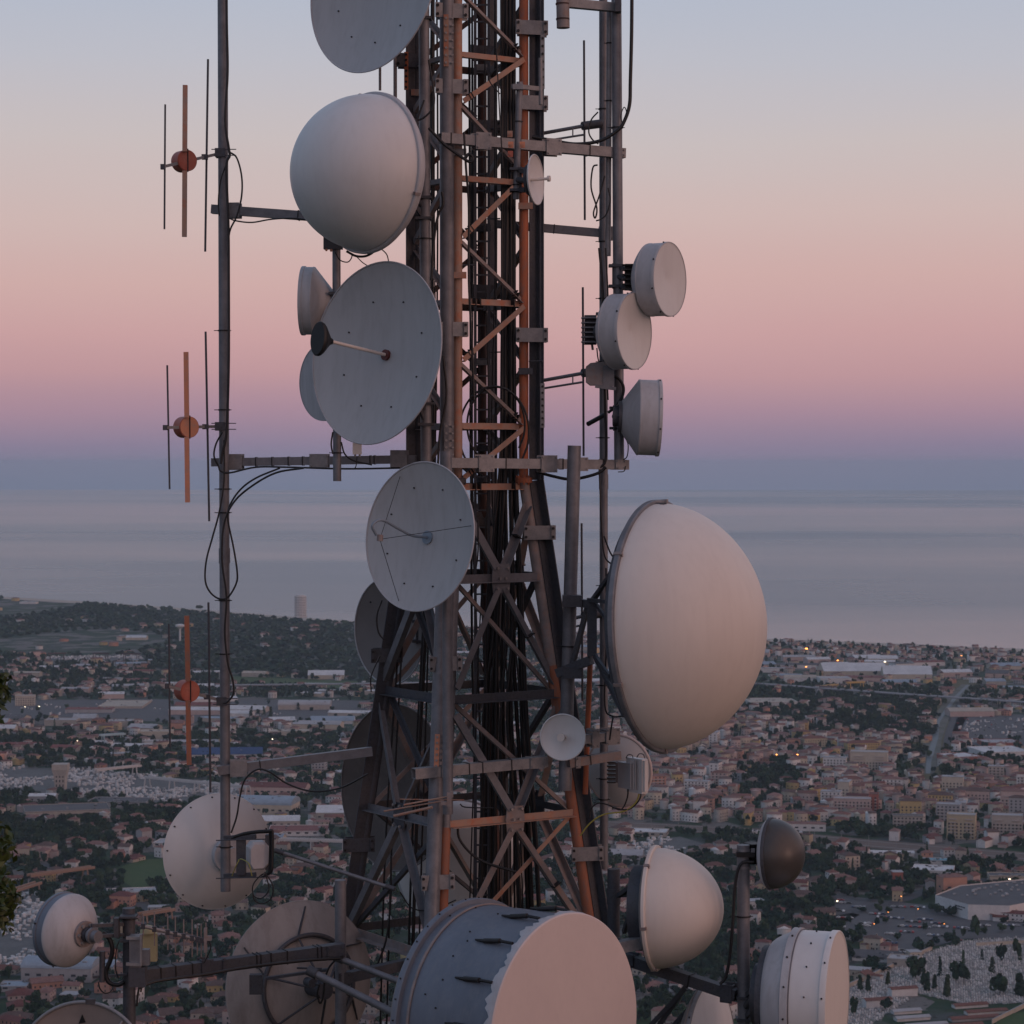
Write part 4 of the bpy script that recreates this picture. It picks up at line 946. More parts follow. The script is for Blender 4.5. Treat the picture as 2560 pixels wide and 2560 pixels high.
# --- left mast cables
for j,(pts,r_,d) in enumerate([
 ([(566,-80),(567,60),(569,180),(563,300),(572,370),(574,390),(566,420),(571,560),(572,700),(572,900),(568,1050),(564,1100),(556,1130),(552,1160)],.016,28.2),
 ([(574,380),(592,395),(604,440),(604,490),(592,540),(574,580),(570,640)],.011,28.2),
 ([(566,410),(552,450),(546,500),(548,540)],.009,28.25),([(572,545),(590,552),(630,556),(680,548),(740,546),(790,556)],.009,28.25),
 ([(556,1080),(540,1110),(535,1140),(546,1165),(552,1178),(575,1182),(640,1168),(720,1168),(860,1172),(1000,1170)],.011,28.25),
 ([(700,1170),(640,1195),(600,1225),(574,1265),(570,1300),(584,1370),(593,1430),(590,1460),(570,1493),(548,1497),(525,1480),(513,1450),(516,1400),(532,1340),(548,1280),(560,1200),(560,1100)],.011,28.25),
 ([(760,1170),(690,1182),(630,1215),(585,1255),(560,1310),(555,1400),(566,1490),(562,1580),(570,1660),(582,1700),(583,1735),(568,1755),(558,1758)],.012,28.2),
 ([(578,2082),(592,2040),(600,1990),(612,1950),(640,1925),(670,1928),(720,1960),(780,1978),(850,1970),(920,1935)],.011,28.1)]):
    tag(obj('cable',MB().path([at(*p,d) for p in pts],r_,8,6),'cable',smooth=60),
     ['long thick black cable following the tall left mast from the top to the middle boom','black cable bow to the right of the left mast below the topmost dipole','thin black cable left of the mast under the topmost dipole','thin black cable slung under the left upper boom','black cable along the underside of the left middle boom','black teardrop cable loop hanging round the left mast below the middle boom','black cable arcing off the left middle boom and down to the lowest dipole','black cable sagging from the rear-facing dish over to the lower tower leg'][j],'cable')
for j,(pts,r_) in enumerate([([(838,630),(850,650),(870,655),(880,640),(872,630)],.007),([(866,628),(890,640),(915,640),(935,628),(938,612)],.014),([(948,618),(966,635),(972,655)],.007),([(890,640),(905,655),(918,664)],.006),([(832,1080),(828,1110),(832,1135)],.010),([(853,1105),(862,1135),(885,1152),(930,1162)],.010),([(893,1140),(890,1165),(885,1172)],.006),([(1072,150),(1085,260),(1045,300),(1060,250)],.012),([(1072,320),(1110,360),(1150,390),(1175,405),(1182,395),(1172,385),(1160,400)],.018),([(1105,480),(1108,510),(1095,540),(1085,600),(1078,700)],.016),([(1108,890),(1116,990),(1100,1080),(1095,1160)],.014),([(1195,1300),(1195,1380),(1190,1420)],.010),([(955,1500),(942,1540),(946,1580),(960,1600)],.010),([(950,1640),(928,1690),(928,1730)],.008),([(1160,330),(1165,420),(1172,520),(1172,700),(1180,860),(1185,1000)],.014),([(1255,160),(1228,185),(1225,205),(1250,235)],.007),([(1240,100),(1250,300),(1258,420)],.008),([(1145,2050),(1150,2100),(1200,2150),(1290,2180)],.016),([(1000,2230),(1030,2270),(1080,2275),(1140,2250)],.008),([(978,2140),(976,2260),(965,2350),(940,2420)],.012),([(1150,2010),(1165,2018),(1235,2020)],.008)]):
    tag(obj('cable',MB().path([at(*p,27.5) for p in pts],r_,8,6),'cable',smooth=60),
     ['thin cable ring under the white hemispherical radome','thick short black cable under the rim of the hemispherical radome','thin cable dropping from the hemispherical radome to the open dish','thin cable just right of the cable ring under the hemispherical radome','short black cable left of the small pipe under the paddle-feed dish','black cable curving from the small pipe onto the left middle boom','thin cable hanging from the white box under the paddle-feed dish','black cable behind the rim of the hemispherical radome','thick black cable crossing the front leg diagonally at the upper boom, ending in a knot','thick black cable bow right of the hemispherical radome on the dish pipe','black cable along the right edge of the paddle-feed dish','black cable right of the feed-wire dish edge','black cable arc over the dull dish behind the feed-wire dish','thin cable at the lower edge of the dull half-hidden dish','long black cable hanging free just right of the front leg','thin kinked cable in the upper tower opening','thin grey-black cable inside the upper tower','thick black cable bow below the orange cross brace','thin cables sagging between the lower tower legs','black cable hanging in front of the lower left leg','thin cable along the orange cross brace end'][j],'cable')
WB=empty('junction_box','small white junction box hanging under the paddle-feed dish','junction box',at(893,1120,27.6)); obj('housing',MB().box(at(893,1122,27.6),(.10,.08,.13)),'whiteb',WB); obj('gland',MB().tube(at(888,1134,27.6),at(888,1142,27.6),.012,8).tube(at(899,1134,27.6),at(899,1142,27.6),.012,8),'galvl',WB)
LB=empty('mount_plate','dark mounting plate with rusty bolts under the hemispherical radome','mounting plate',at(825,605,27.9)); obj('plate',MB().box(at(833,606,27.9),(.22,.10,.16)),'galvd',LB); obj('bolt',MB().tube(at(828,626,27.8),at(828,626,27.75),.018,6).tube(at(816,625,27.8),at(816,625,27.75),.016,6),'dipole',LB)
for j,(x,y0,y1) in enumerate([(950,100,226),(988,100,250)]):
    e_=empty('whip_rod',['left','right'][j]+' of the two thin brown rods between the top dish and the hemispherical radome','rod antenna',at(x,y1,28.6)); obj('rod',MB().tube(at(x,y0,28.6),at(x,y1,28.6),.016+.006*j,8),'tang',e_)
# clamp lugs near the small dish, sun glints put into their orange colour
for j,(x,y,mt) in enumerate([(1277,362,'dipole'),(1306,362,'dipole'),(1276,385,'dred'),(1275,335,'tan')]):
    tag(obj('perforated_lug',MB().box(at(x,y,27.5),(.06,.02,.07)).tube(at(x,y,27.49),at(x,y,27.46),.014,8),mt,loc=at(x,y,27.5)),['orange lug left of the thin pipe on the upper boom','bright orange lug right of the thin pipe on the upper boom','red lug just under the upper boom','pale lug just above the upper boom'][j],'lug')
# orange clutter at the lower cross
SB=empty('step_bracket','bundle of thin orange-lit rods and clamps on the front leg above the orange cross brace','bracket',at(1115,2010,27.0))
obj('rod',MB().tube(at(1010,2012,27.1),at(1128,1990,27.0),.010,8).tube(at(960,2028,27.3),at(1110,2002,27.0),.009,8).tube(at(1000,1998,27.2),at(1160,2000,27.0),.006,6).tube(at(985,2040,27.2),at(1080,2018,27.0),.016,8),'tan',SB)
obj('clamp',MB().box(at(1123,1998,26.95),(.05,.06,.16)).box(at(1112,2008,26.95),(.09,.05,.04)).box(at(1130,1985,26.95),(.03,.03,.07)),'tang',SB)
# --- d22 lower right radome
D22=radome('lower right egg-shaped cream radome with dark back ring',1643,2270,26.6,152,74,2,h=1.10,p=1.85,mat='cream',rmat='cream',bmat='brown',backd=.15,clips=6,ph=1.2,thick=.03)
mw=D22.matrix_world; R22=m_(152,26.6)
lobj('back_ring',MB().lathe([(R22*.70,-.05),(R22*.70,-.24),(R22*.60,-.24),(R22*.60,-.05)],60),'galvd',D22)
mb=MB()
for (a,b) in [((1545,2238),(1612,2236)),((1545,2240),(1580,2215)),((1580,2215),(1612,2215)),((1560,2330),(1592,2240)),((1585,2330),(1600,2245)),((1545,2350),(1600,2360))]: mb.beam(at(*a,27.5),at(*b,27.0),.045,.05)
obj('mount_frame',mb,'galvd',D22)
# --- d23 dark dome
D23=radome('small dark grey domed antenna on the lower right pipe',1930,2134,26.2,89,68,2,h=.93,mat='darkdome',rmat='galvd',bmat='shroud',backd=.28,clips=0,thick=.02,flange=.006)
obj('mount_bracket',MB().beam(at(1868,2134,26.25),at(1908,2132,26.35),.16,.22).box(at(1862,2134,26.2),(.20,.20,.05)),'black',D23)
tag(obj('cable',MB().path([at(*p,26.1) for p in [(1884,2155),(1852,2160),(1838,2210),(1833,2290),(1826,2380),(1815,2440),(1800,2460)]],.018,8,6),'cable',smooth=60),'thick black cable hanging left of the lower right grey pipe','cable')
# --- d24 lower right big drum
D24=drum('large white side-on drum with bolted seams at the lower right',2092,2500,25.6,172,72,0,L_=.58,back=.38,mat='cream',smat='whiteb',bmat='shroud',nb=12,bandw=.06,hubr=.72,target=at(1860,2520,26.2))
R24=m_(172,25.6)
lobj('rear_band',MB().lathe([(R24*.99,-.58*R24+.03),(R24*1.012,-.58*R24+.03),(R24*1.012,-.58*R24-.05),(R24*.97,-.58*R24-.06)],90),'shroud',D24)
rbolts(D24,R24*1.014,-.58*R24-.01,14,.011,ph=.1); rbolts(D24,R24*.985,-.30*R24,14,.009,ph=.22)
lobj('seam_strip',MB().lathe([(R24*.986,-.52*R24),(R24*.992,-.52*R24),(R24*.992,-.54*R24),(R24*.986,-.54*R24)],90),'galv',D24)
# --- d25 partly hidden radome at the bottom
D25=drum('pale dish with slanted support frame behind the dark tapering boom at the bottom',1778,2640,26.9,182,66,3,L_=.06,back=.3,mat='whiteb',smat='galvl',bmat='brown',nb=6,dome=.10,hubr=.2)
mb=MB()
for (a,b) in [((1640,2575),(1722,2455)),((1660,2590),(1725,2520)),((1625,2565),(1715,2470))]: mb.beam(at(*a,27.2),at(*b,27.0),.04,.05)
obj('support_frame',mb,'galvd',D25)
# --- d14 the big drum
D14=empty('drum_antenna','biggest drum with blue-grey metal shroud and tan flat membrane at the bottom centre','drum antenna',dframe(1417,2576,24.2,50,1.2))
R14=m_(290,24.2); L14=1.24
lobj('shroud',MB().lathe([(R14*.985,-.015),(R14*.985,-L14)],120),'blueg',D14)
lobj('rear_flange',MB().lathe([(R14*.98,-L14+.0),(R14*1.03,-L14),(R14*1.035,-L14-.01),(R14*1.035,-L14-.07),(R14*.98,-L14-.08)],120),'blueg',D14)
n=12; lobj('back_shell',MB().lathe([(R14*.98,-L14-.08)]+[(R14*.98*math.cos(i/n*1.5708),-L14-.08-.35*math.sin(i/n*1.5708)) for i in range(1,n)]+[(0,-L14-.43)],96),'brown',D14)
lobj('membrane',MB().lathe([(R14*1.006,-.03),(R14*1.012,-.012),(R14*1.0,.0),(R14*.96,.004),(R14*.5,.010),(0,.012)],140),'tanface',D14)
random.seed(11)
# ragged fabric edge folded back over the shroud
mb=MB(); nn=180; vs=[]
for i in range(nn):
    a=2*math.pi*i/nn; w=.05+.05*random.random()+.03*(math.sin(i*.9)>0)+.02*math.sin(i*.35)
    rr=R14*(1.008+.010*random.random())
    vs+=[Vector((R14*1.010*math.cos(a),R14*1.010*math.sin(a),-.018)),Vector((rr*1.006*math.cos(a),rr*1.006*math.sin(a),-.018-w*.5)),Vector((rr*math.cos(a),rr*math.sin(a),-.018-w))]
mb.add(vs,[(3*i+j,3*((i+1)%nn)+j,3*((i+1)%nn)+j+1,3*i+j+1) for i in range(nn) for j in(0,1)])
lobj('folded_edge',mb,'shroud',D14,smooth=60)
for i in range(16):
    a=i*2*math.pi/16+.22; e=Vector((math.cos(a),math.sin(a),0))
    q=e*(R14*1.0); s_=lobj('tension_spring',MB().tube(q+Vector((0,0,-.50)),q+e*.03+Vector((0,0,-.28)),.026,10,r2=.026).tube(q+Vector((0,0,-.62)),q+Vector((0,0,-.50)),.010,6,r2=.02).tube(q+e*.03+Vector((0,0,-.28)),q+e*.02+Vector((0,0,-.12)),.016,8),'hole',D14)
rbolts(D14,R14*1.035,-L14-.035,36,.009,ph=.05,name='flange_bolt')
random.seed(5)
for i in range(40):
    a=2*math.pi*i/40+random.random()*.1; z=random.choice([-.72,-.78,-.95,-1.1,-1.22]); e=Vector((math.cos(a),math.sin(a),0)); q=e*R14*.985+Vector((0,0,z))
    lobj('shroud_bolt',MB().tube(q,q+e*.01,.010,6),'hole',D14)
lobj('seam_strip',MB().lathe([(R14*.99,-L14+.10),(R14*1.0,-L14+.10),(R14*1.0,-L14+.13),(R14*.99,-L14+.13)],110),'tang',D14)
# ================================================================== TREE at the left edge
random.seed(21)
LM=material('leaf green',(.035,.06,.012),.5,0,(.06,.075,.015),.8,30)
BM_=material('bark',(.06,.045,.035),.8)
T=empty('leafy_tree','leafy tree whose branch tips reach in at the left edge','tree',Vector((-6.2,17.5,339.5)))
tips=[]
mb=MB(); b0=Vector((-6.2,17.5,339.5)); b1=Vector((-5.9,17.2,346)); mb.path([b0,b0+Vector((.2,0,3)),b1,b1+Vector((.2,0,3.2))],.16,10,5,r_end=.04)
for (px,py) in [(2,1685),(6,1712),(-4,1745),(6,2088),(16,2122),(12,2190),(36,2228),(12,2248),(-6,2140),(-60,1900),(-110,2000),(-90,2300),(-140,1700),(-220,1850),(-280,2100),(-170,2350)]:
    e_=at(px,py,16.6+random.random()*.8); z0=b1+Vector((0,0,random.uniform(-3.5,1.5))); mid=(z0+e_)/2+Vector((0,0,-.25)); mb.path([z0,mid,e_],.035,6,5,r_end=.006); tips.append((z0,mid,e_))
obj('trunk',mb,BM_,T)
mb=MB()
for z0,mid,e_ in tips:
    for i in range(300):
        f=random.random()**.28; c=(mid.lerp(e_,f) if f>.0 else e_)+Vector([random.gauss(0,.045) for _ in range(3)])
        u=Vector([random.gauss(0,1) for _ in range(3)]).normalized(); w=u.cross(Vector([random.gauss(0,1) for _ in range(3)])).normalized(); l=random.uniform(.026,.05)
        mb.add([c-u*l,c-w*l*.45,c+u*l,c+w*l*.45],[(0,1,2,3)])
obj('crown',mb,LM,T,smooth=None)
# ================================================================== TOWN
random.seed(42)
PAL={'cream':(.50,.44,.36),'white':(.62,.61,.60),'pale pink':(.48,.37,.34),'ochre yellow':(.50,.37,.18),'grey':(.34,.34,.35),'salmon':(.48,.26,.19),'beige':(.40,.36,.32),'brick red':(.34,.12,.09),'sandy':(.46,.38,.26)}
ROOF={'terracotta':(.18,.085,.068),'brown':(.12,.080,.070),'faded red':(.22,.125,.108),'dark red':(.15,.062,.056)}
FLAT={'light grey':(.36,.36,.37),'white':(.55,.55,.55),'dark grey':(.10,.10,.105),'bluish':(.26,.32,.38),'dark red':(.20,.07,.06),'blue':(.04,.075,.17),'cyan':(.12,.33,.42),'sandy':(.40,.35,.29)}
MW={};MR={};MF={}
def wmat(k):      # walls with windows laid out in metres over the facades (uv = metres)
    if k in MW: return MW[k]
    m=bpy.data.materials.new('plaster '+k); m.use_nodes=True; t=m.node_tree; b=t.nodes['Principled BSDF']; b.inputs['Roughness'].default_value=.85; b.inputs['Specular IOR Level'].default_value=.2
    tc=t.nodes.new('ShaderNodeTexCoord'); n=t.nodes.new('ShaderNodeTexNoise'); n.inputs['Scale'].default_value=.25; n.inputs['Detail'].default_value=5; t.links.new(tc.outputs['Object'],n.inputs['Vector'])
    x=t.nodes.new('ShaderNodeMix'); x.data_type='RGBA'; t.links.new(n.outputs['Fac'],x.inputs[0]); c=PAL[k]; x.inputs[6].default_value=(c[0]*1.15,c[1]*1.15,c[2]*1.15,1); x.inputs[7].default_value=(c[0]*.72,c[1]*.72,c[2]*.74,1)
    t.links.new(x.outputs[2],b.inputs['Base Color']); MW[k]=m; return m
def rmat_(k):
    if k in MR: return MR[k]
    c=ROOF[k]; MR[k]=material('tiles '+k,c,.85,0,tuple(v*.6 for v in c),.8,.35,tuple(min(1,v*1.5) for v in c),.6,1.2,spec=.15); return MR[k]
def fmat(k):
    if k in MF: return MF[k]
    c=FLAT.get(k) or ROOF[k]; MF[k]=material('roofing '+k,c,.8,0,tuple(v*.7 for v in c),.8,.06,tuple(min(1,v*1.25) for v in c),.5,.4,spec=.2); return MF[k]
Mwin=material('window glass dark',(.035,.04,.05),.25,spec=.5); Mshut=material('green brown shutter',(.07,.06,.05),.7); Mchim=material('chimney plaster',(.30,.22,.18),.9)
Mbalc=material('balcony slab',(.38,.34,.32),.85)
Mlit=bpy.data.materials.new('lit lamp'); Mlit.use_nodes=True
def emis(name,col,s):
    m=bpy.data.materials.new(name); m.use_nodes=True; t=m.node_tree; t.nodes.clear(); e_=t.nodes.new('ShaderNodeEmission'); e_.inputs[0].default_value=col+(1,); e_.inputs[1].default_value=s; o_=t.nodes.new('ShaderNodeOutputMaterial'); t.links.new(e_.outputs[0],o_.inputs[0]); return m
bpy.data.materials.remove(Mlit)
Elamp=emis('sodium lamp',(1,.35,.08),5); Ewhite=emis('white lamp',(1,.85,.6),4)
winme=None
def unitbox(name,mt):
    mb=MB().box((0,0,0),(1,1,1)); me=bpy.data.meshes.new(name); me.from_pydata([tuple(v) for v in mb.v],[],mb.f); me.materials.append(mt); return me
WIN=unitbox('window',Mwin); SHU=unitbox('window',Mshut); BAL=unitbox('balcony',Mbalc); VENT=unitbox('roof_vent',M['galvl']); rnd0=random.Random(4)
def child(name,me,parent,loc,scale,rz=0):
    o=bpy.data.objects.new(name,me); COL.objects.link(o); o.parent=parent; o.location=loc; o.scale=scale; o.rotation_euler=(0,0,rz); return o
def part(name,mb,mt,parent):
    me=bpy.data.meshes.new(name); me.from_pydata([tuple(v) for v in mb.v],[],mb.f); me.materials.append(mt)
    o=bpy.data.objects.new(name,me); COL.objects.link(o); o.parent=parent; return o
def roof_mb(kind,w,d,h,rh,ov=.5):
    W_,D_=w/2+ov,d/2+ov; mb=MB(); z=h
    if kind=='hip':
        k=max(0,w-d)/2; vs=[(-W_,-D_,z),(W_,-D_,z),(W_,D_,z),(-W_,D_,z),(-k,0,z+rh),(k,0,z+rh)]
        mb.add(vs,[(0,1,5,4),(2,3,4,5),(1,2,5),(3,0,4),(3,2,1,0)])
    else:
        th=.25; vs=[(-W_,-D_,z-.1),(W_,-D_,z-.1),(W_,0,z+rh),(-W_,0,z+rh),(W_,D_,z-.1),(-W_,D_,z-.1)]; vs+=[(x,y,q+th) for x,y,q in vs]
        mb.add(vs,[(0,1,2,3),(3,2,4,5),(6,9,8,7),(9,11,10,8),(0,6,7,1),(5,4,10,11),(1,7,8,2),(2,8,10,4),(0,3,9,6),(3,5,11,9)])
    return mb
def wall_mb(w,d,h,rh=0,gable=False):
    mb=MB(); x,y=w/2,d/2
    mb.add([(-x,-y,0),(x,-y,0),(x,y,0),(-x,y,0),(-x,-y,h),(x,-y,h),(x,y,h),(-x,y,h)],[(0,1,5,4),(1,2,6,5),(2,3,7,6),(3,0,4,7),(4,5,6,7)])
    if gable: mb.add([(-x,-y,h),(-x,y,h),(-x,0,h+rh*.97),(x,-y,h),(x,y,h),(x,0,h+rh*.97)],[(0,2,1),(3,4,5)])
    return mb
def windows(root,w,d,h,sp=3.2,ww=1.1,wh=1.4,name='window',lim=96,st=3.1,me=None):
    ns=max(1,int(h/st)); n=0; me=me or WIN
    for k in range(ns):
        z=k*st+st*.55
        for (L_,off,rz) in((w,-d/2,0),(d,w/2,1),(w,d/2,0),(d,-w/2,1)):
            m=max(1,int((L_-1.2)/sp))
            for i in range(m):
                if n>=lim: return
                u=(i+.5)/m*(L_-.6)-(L_-.6)/2
                loc=(u,off,z) if rz==0 else (off,u,z)
                child(name,me,root,loc,(ww,.12,wh) if rz==0 else (.12,ww,wh)); n+=1
used=[]   # (x,y,radius)
cells={}
def put(x,y,r):
    used.append((x,y,r)); k=30
    for i in range(int((x-r-30)//k),int((x+r+30)//k)+1):
        for j in range(int((y-r-30)//k),int((y+r+30)//k)+1): cells.setdefault((i,j),[]).append((x,y,r))
def free(x,y,r):
    for (a,b,q) in cells.get((int(x//30),int(y//30)),()):
        if (a-x)**2+(b-y)**2<(q+r)**2: return False
    return True
def mpp(py): return 350/(py-1160)
def building(kind,label,px,py,wpx,dep,hpx,rz,wall,roof,rk='hip',group=None,cat=None,wins=True,rh=None,name=None,balc=False,chim=0,inm=False,parts=True):
    """px,py = middle of the near foot on the ground; widths in picture pixels at that distance unless inm"""
    p=G(px,py); s=1 if inm else mpp(py); w=wpx*s; h=hpx*s; d=dep
    a=R_(rz); c=Vector((p.x,p.y,0))+Vector((-math.sin(a),math.cos(a),0))*d/2
    root=empty(name or kind,label,cat or kind.replace('_',' '),Matrix.Translation(c)@Matrix.Rotation(a,4,'Z'),group)
    put(c.x,c.y,max(w,d)*.5)
    if w>1.6*d:
        for f in(-.35,.35): put(c.x+math.cos(a)*w*f,c.y+math.sin(a)*w*f,d*.55)
    rh=rh if rh is not None else min(w,d)*.22
    if rk=='flat':
        part('wall',wall_mb(w,d,h),wmat(wall),root)
        mb=MB(); mb.box((0,0,h+.15),(w+.6,d+.6,.3)); part('roof',mb,fmat(roof),root)
        mb=MB(); mb.box((0,-d/2,h+.55),(w+.5,.3,.6)).box((0,d/2,h+.55),(w+.5,.3,.6)).box((-w/2,0,h+.55),(.3,d-.1,.6)).box((w/2,0,h+.55),(.3,d-.1,.6)); part('parapet',mb,wmat(wall),root)
    elif rk=='vault':
        part('wall',wall_mb(w,d,h),wmat(wall),root); n=10; vs=[]
        for i in range(n+1):
            t_=math.pi*i/n; vs+=[(-w/2-.4,-math.cos(t_)*(d/2+.4),h+math.sin(t_)*rh),(w/2+.4,-math.cos(t_)*(d/2+.4),h+math.sin(t_)*rh)]
        mb=MB(); mb.add(vs,[(2*i,2*i+1,2*i+3,2*i+2) for i in range(n)]+[tuple(range(0,2*n+2,2)),tuple(range(1,2*n+2,2))[::-1]]); part('roof',mb,fmat(roof),root)
    else:
        part('wall',wall_mb(w,d,h,rh,rk=='gable'),wmat(wall),root)
        rf=part('roof',roof_mb(rk,w,d,h,rh),(rmat_(roof) if roof in ROOF else fmat(roof)),root)
        if chim: part('chimney',MB().box((w*.18,d*.12,h+rh*.7+.6),(.8,.8,2.0)),Mchim,rf)
    if wins:
        if wins=='big': windows(root,w,d,h,sp=7,ww=3.2,wh=1.6,st=max(5,h*.9),lim=60)
        else: windows(root,w,d,h,sp=3.3 if h>11 else 3.0,ww=1.5 if h>11 else 1.1,wh=1.6 if h>11 else 1.3)
    if kind=='warehouse' and py>1740:
        for i in range(6):
            u,v=rnd0.uniform(-.42,.42)*w,rnd0.uniform(-.38,.38)*d; zz=h+(.8 if rk=='flat' else rh*(1-abs(v)/(d/2))+.2 if rk=='gable' else rh*math.sqrt(max(0,1-(v/(d/2))**2)))
            child('roof_vent',VENT if i%3 else WIN,root,(u,v,zz),(rnd0.uniform(1.2,3.2),rnd0.uniform(1,2),.9))
    if balc:
        for k in range(1,int(h/3.1)):
            for f in(-.28,.28): child('balcony',BAL,root,(w*f,-d/2-.6,k*3.1),(w*.26,1.3,.9))
    return root
# ---- landmark buildings
LMK=[]
def lm(name,px,py): LMK.append((name,px,py))
# round white tower block on the beach
p=G(751,1543); s=mpp(1543); root=empty('tower_block','white round ribbed tower block standing alone at the shore on the left','tower block',p); put(p.x,p.y,30)
part('wall',MB().tube((0,0,0),(0,0,49),13,24),wmat('white'),root)
mb=MB()
for i in range(16): a=i*math.pi/8; mb.box((13.3*math.cos(a),13.3*math.sin(a),24.5),(1.1,1.1,49))
part('rib',mb,wmat('white'),root)
mb=MB()
for k in range(12): mb.tube((0,0,3.4+k*3.8),(0,0,4.6+k*3.8),13.12,24)
part('window_band',mb,Mwin,root); part('roof',MB().tube((0,0,49),(0,0,51.5),10,20),fmat('white'),root)
# white mushroom water tower
p=G(450,1608); root=empty('water_tower','slim white mushroom-shaped water tower rising out of the woods on the left','water tower',p); put(p.x,p.y,18)
part('stem',MB().tube((0,0,0),(0,0,30),1.9,14),wmat('white'),root); part('tank',MB().tube((0,0,29),(0,0,33),3,20,r2=9).tube((0,0,33),(0,0,36),9,20).tube((0,0,36),(0,0,37.5),9,20,r2=3),wmat('white'),root)
# brown silo tower
p=G(152,1974); root=empty('silo_tower','brown concrete silo tower widening to the top behind the marble yard','silo tower',p); put(p.x,p.y,12)
mb=MB(); vs=[(-5.5,-5.5,0),(5.5,-5.5,0),(5.5,5.5,0),(-5.5,5.5,0),(-6,-6,14),(6,-6,14),(6,6,14),(-6,6,14),(-8.2,-8.2,22),(8.2,-8.2,22),(8.2,8.2,22),(-8.2,8.2,22),(-8.2,-8.2,28),(8.2,-8.2,28),(8.2,8.2,28),(-8.2,8.2,28)]
mb.add(vs,[(4*k+i,4*k+(i+1)%4,4*k+4+(i+1)%4,4*k+4+i) for k in range(3) for i in range(4)]+[(12,13,14,15)]); part('wall',mb,wmat('beige'),root)
for x in(-3.5,0,3.5):
    for z in(5,10,15,20): child('window',WIN,root,(x,-6.0-(.9 if z>16 else .12) ,z),(1.2,.5,2.6))
lm('brown silo tower',152,1930)
B=building
for a in [
 ('apartment_block','pale yellow block of flats alone at the far left beside the industrial yards',62,1765,48,14,25,4,'cream','light grey','flat'),
 ('apartment_block','large cream hospital-like block with rows of windows right of the huge radome',2172,1925,92,18,44,-12,'cream','light grey','flat'),
 ('apartment_block','long cream block with terracotta roof, left of the hospital-like block and farther back',2040,1868,60,13,22,14,'sandy','terracotta','hip'),
 ('apartment_block','cream terraced block with yellow gables right behind the hospital-like block',2160,1878,85,14,20,12,'ochre yellow','terracotta','hip'),
 ('apartment_block','red-plastered tower-like block in the middle of the town right of the dark domed antenna',2183,2030,22,12,44,-14,'brick red','brown','flat'),
 ('apartment_block','grey and pink block with balcony bands just left of the red-plastered block',2130,2034,92,15,36,-10,'pale pink','light grey','flat'),
 ('apartment_block','tallest block of flats, brown and cream, standing at the railway on the right',2402,2098,70,16,60,-16,'sandy','light grey','flat'),
 ('apartment_block','slim grey tower-like block just behind the tallest block of flats at the railway',2370,2062,60,14,50,-16,'grey','light grey','flat'),
 ('apartment_block','wide block with long balcony bands at the right edge above the railway',2518,2092,76,16,52,-12,'beige','light grey','flat'),
 ('apartment_block','long beige block with balcony bands at the railway, left of the tallest block',2270,2075,75,14,34,-8,'beige','dark grey','flat'),
 ('apartment_block','beige block with a yellow flank wall in the middle of the dense town',2350,2020,60,14,32,-14,'ochre yellow','brown','hip'),
 ('apartment_block','cream block of flats with a ridge roof standing alone beyond the railway',2132,2178,40,14,38,18,'cream','brown','hip'),
 ('apartment_block','pink block of flats below the river bend',2130,1972,60,14,24,10,'pale pink','terracotta','hip'),
 ('apartment_block','narrow grey tower block seen between the left boom and the dull dish',795,1943,34,16,38,-6,'grey','light grey','flat'),
 ('apartment_block','brown block right of the long balcony block, near the right edge',2560,1995,60,14,26,-8,'beige','terracotta','hip'),
 ('apartment_block','pink-white block with balconies right of the yellow-flanked block',2440,2008,66,14,30,-12,'pale pink','brown','hip'),
]:
    k,lab,px,py,w,d,h,rz,wl,rf,rk=a; B(k,lab,px,py,w,d,h,rz,wl,rf,rk,group=None,balc=(h>30),wins=True)
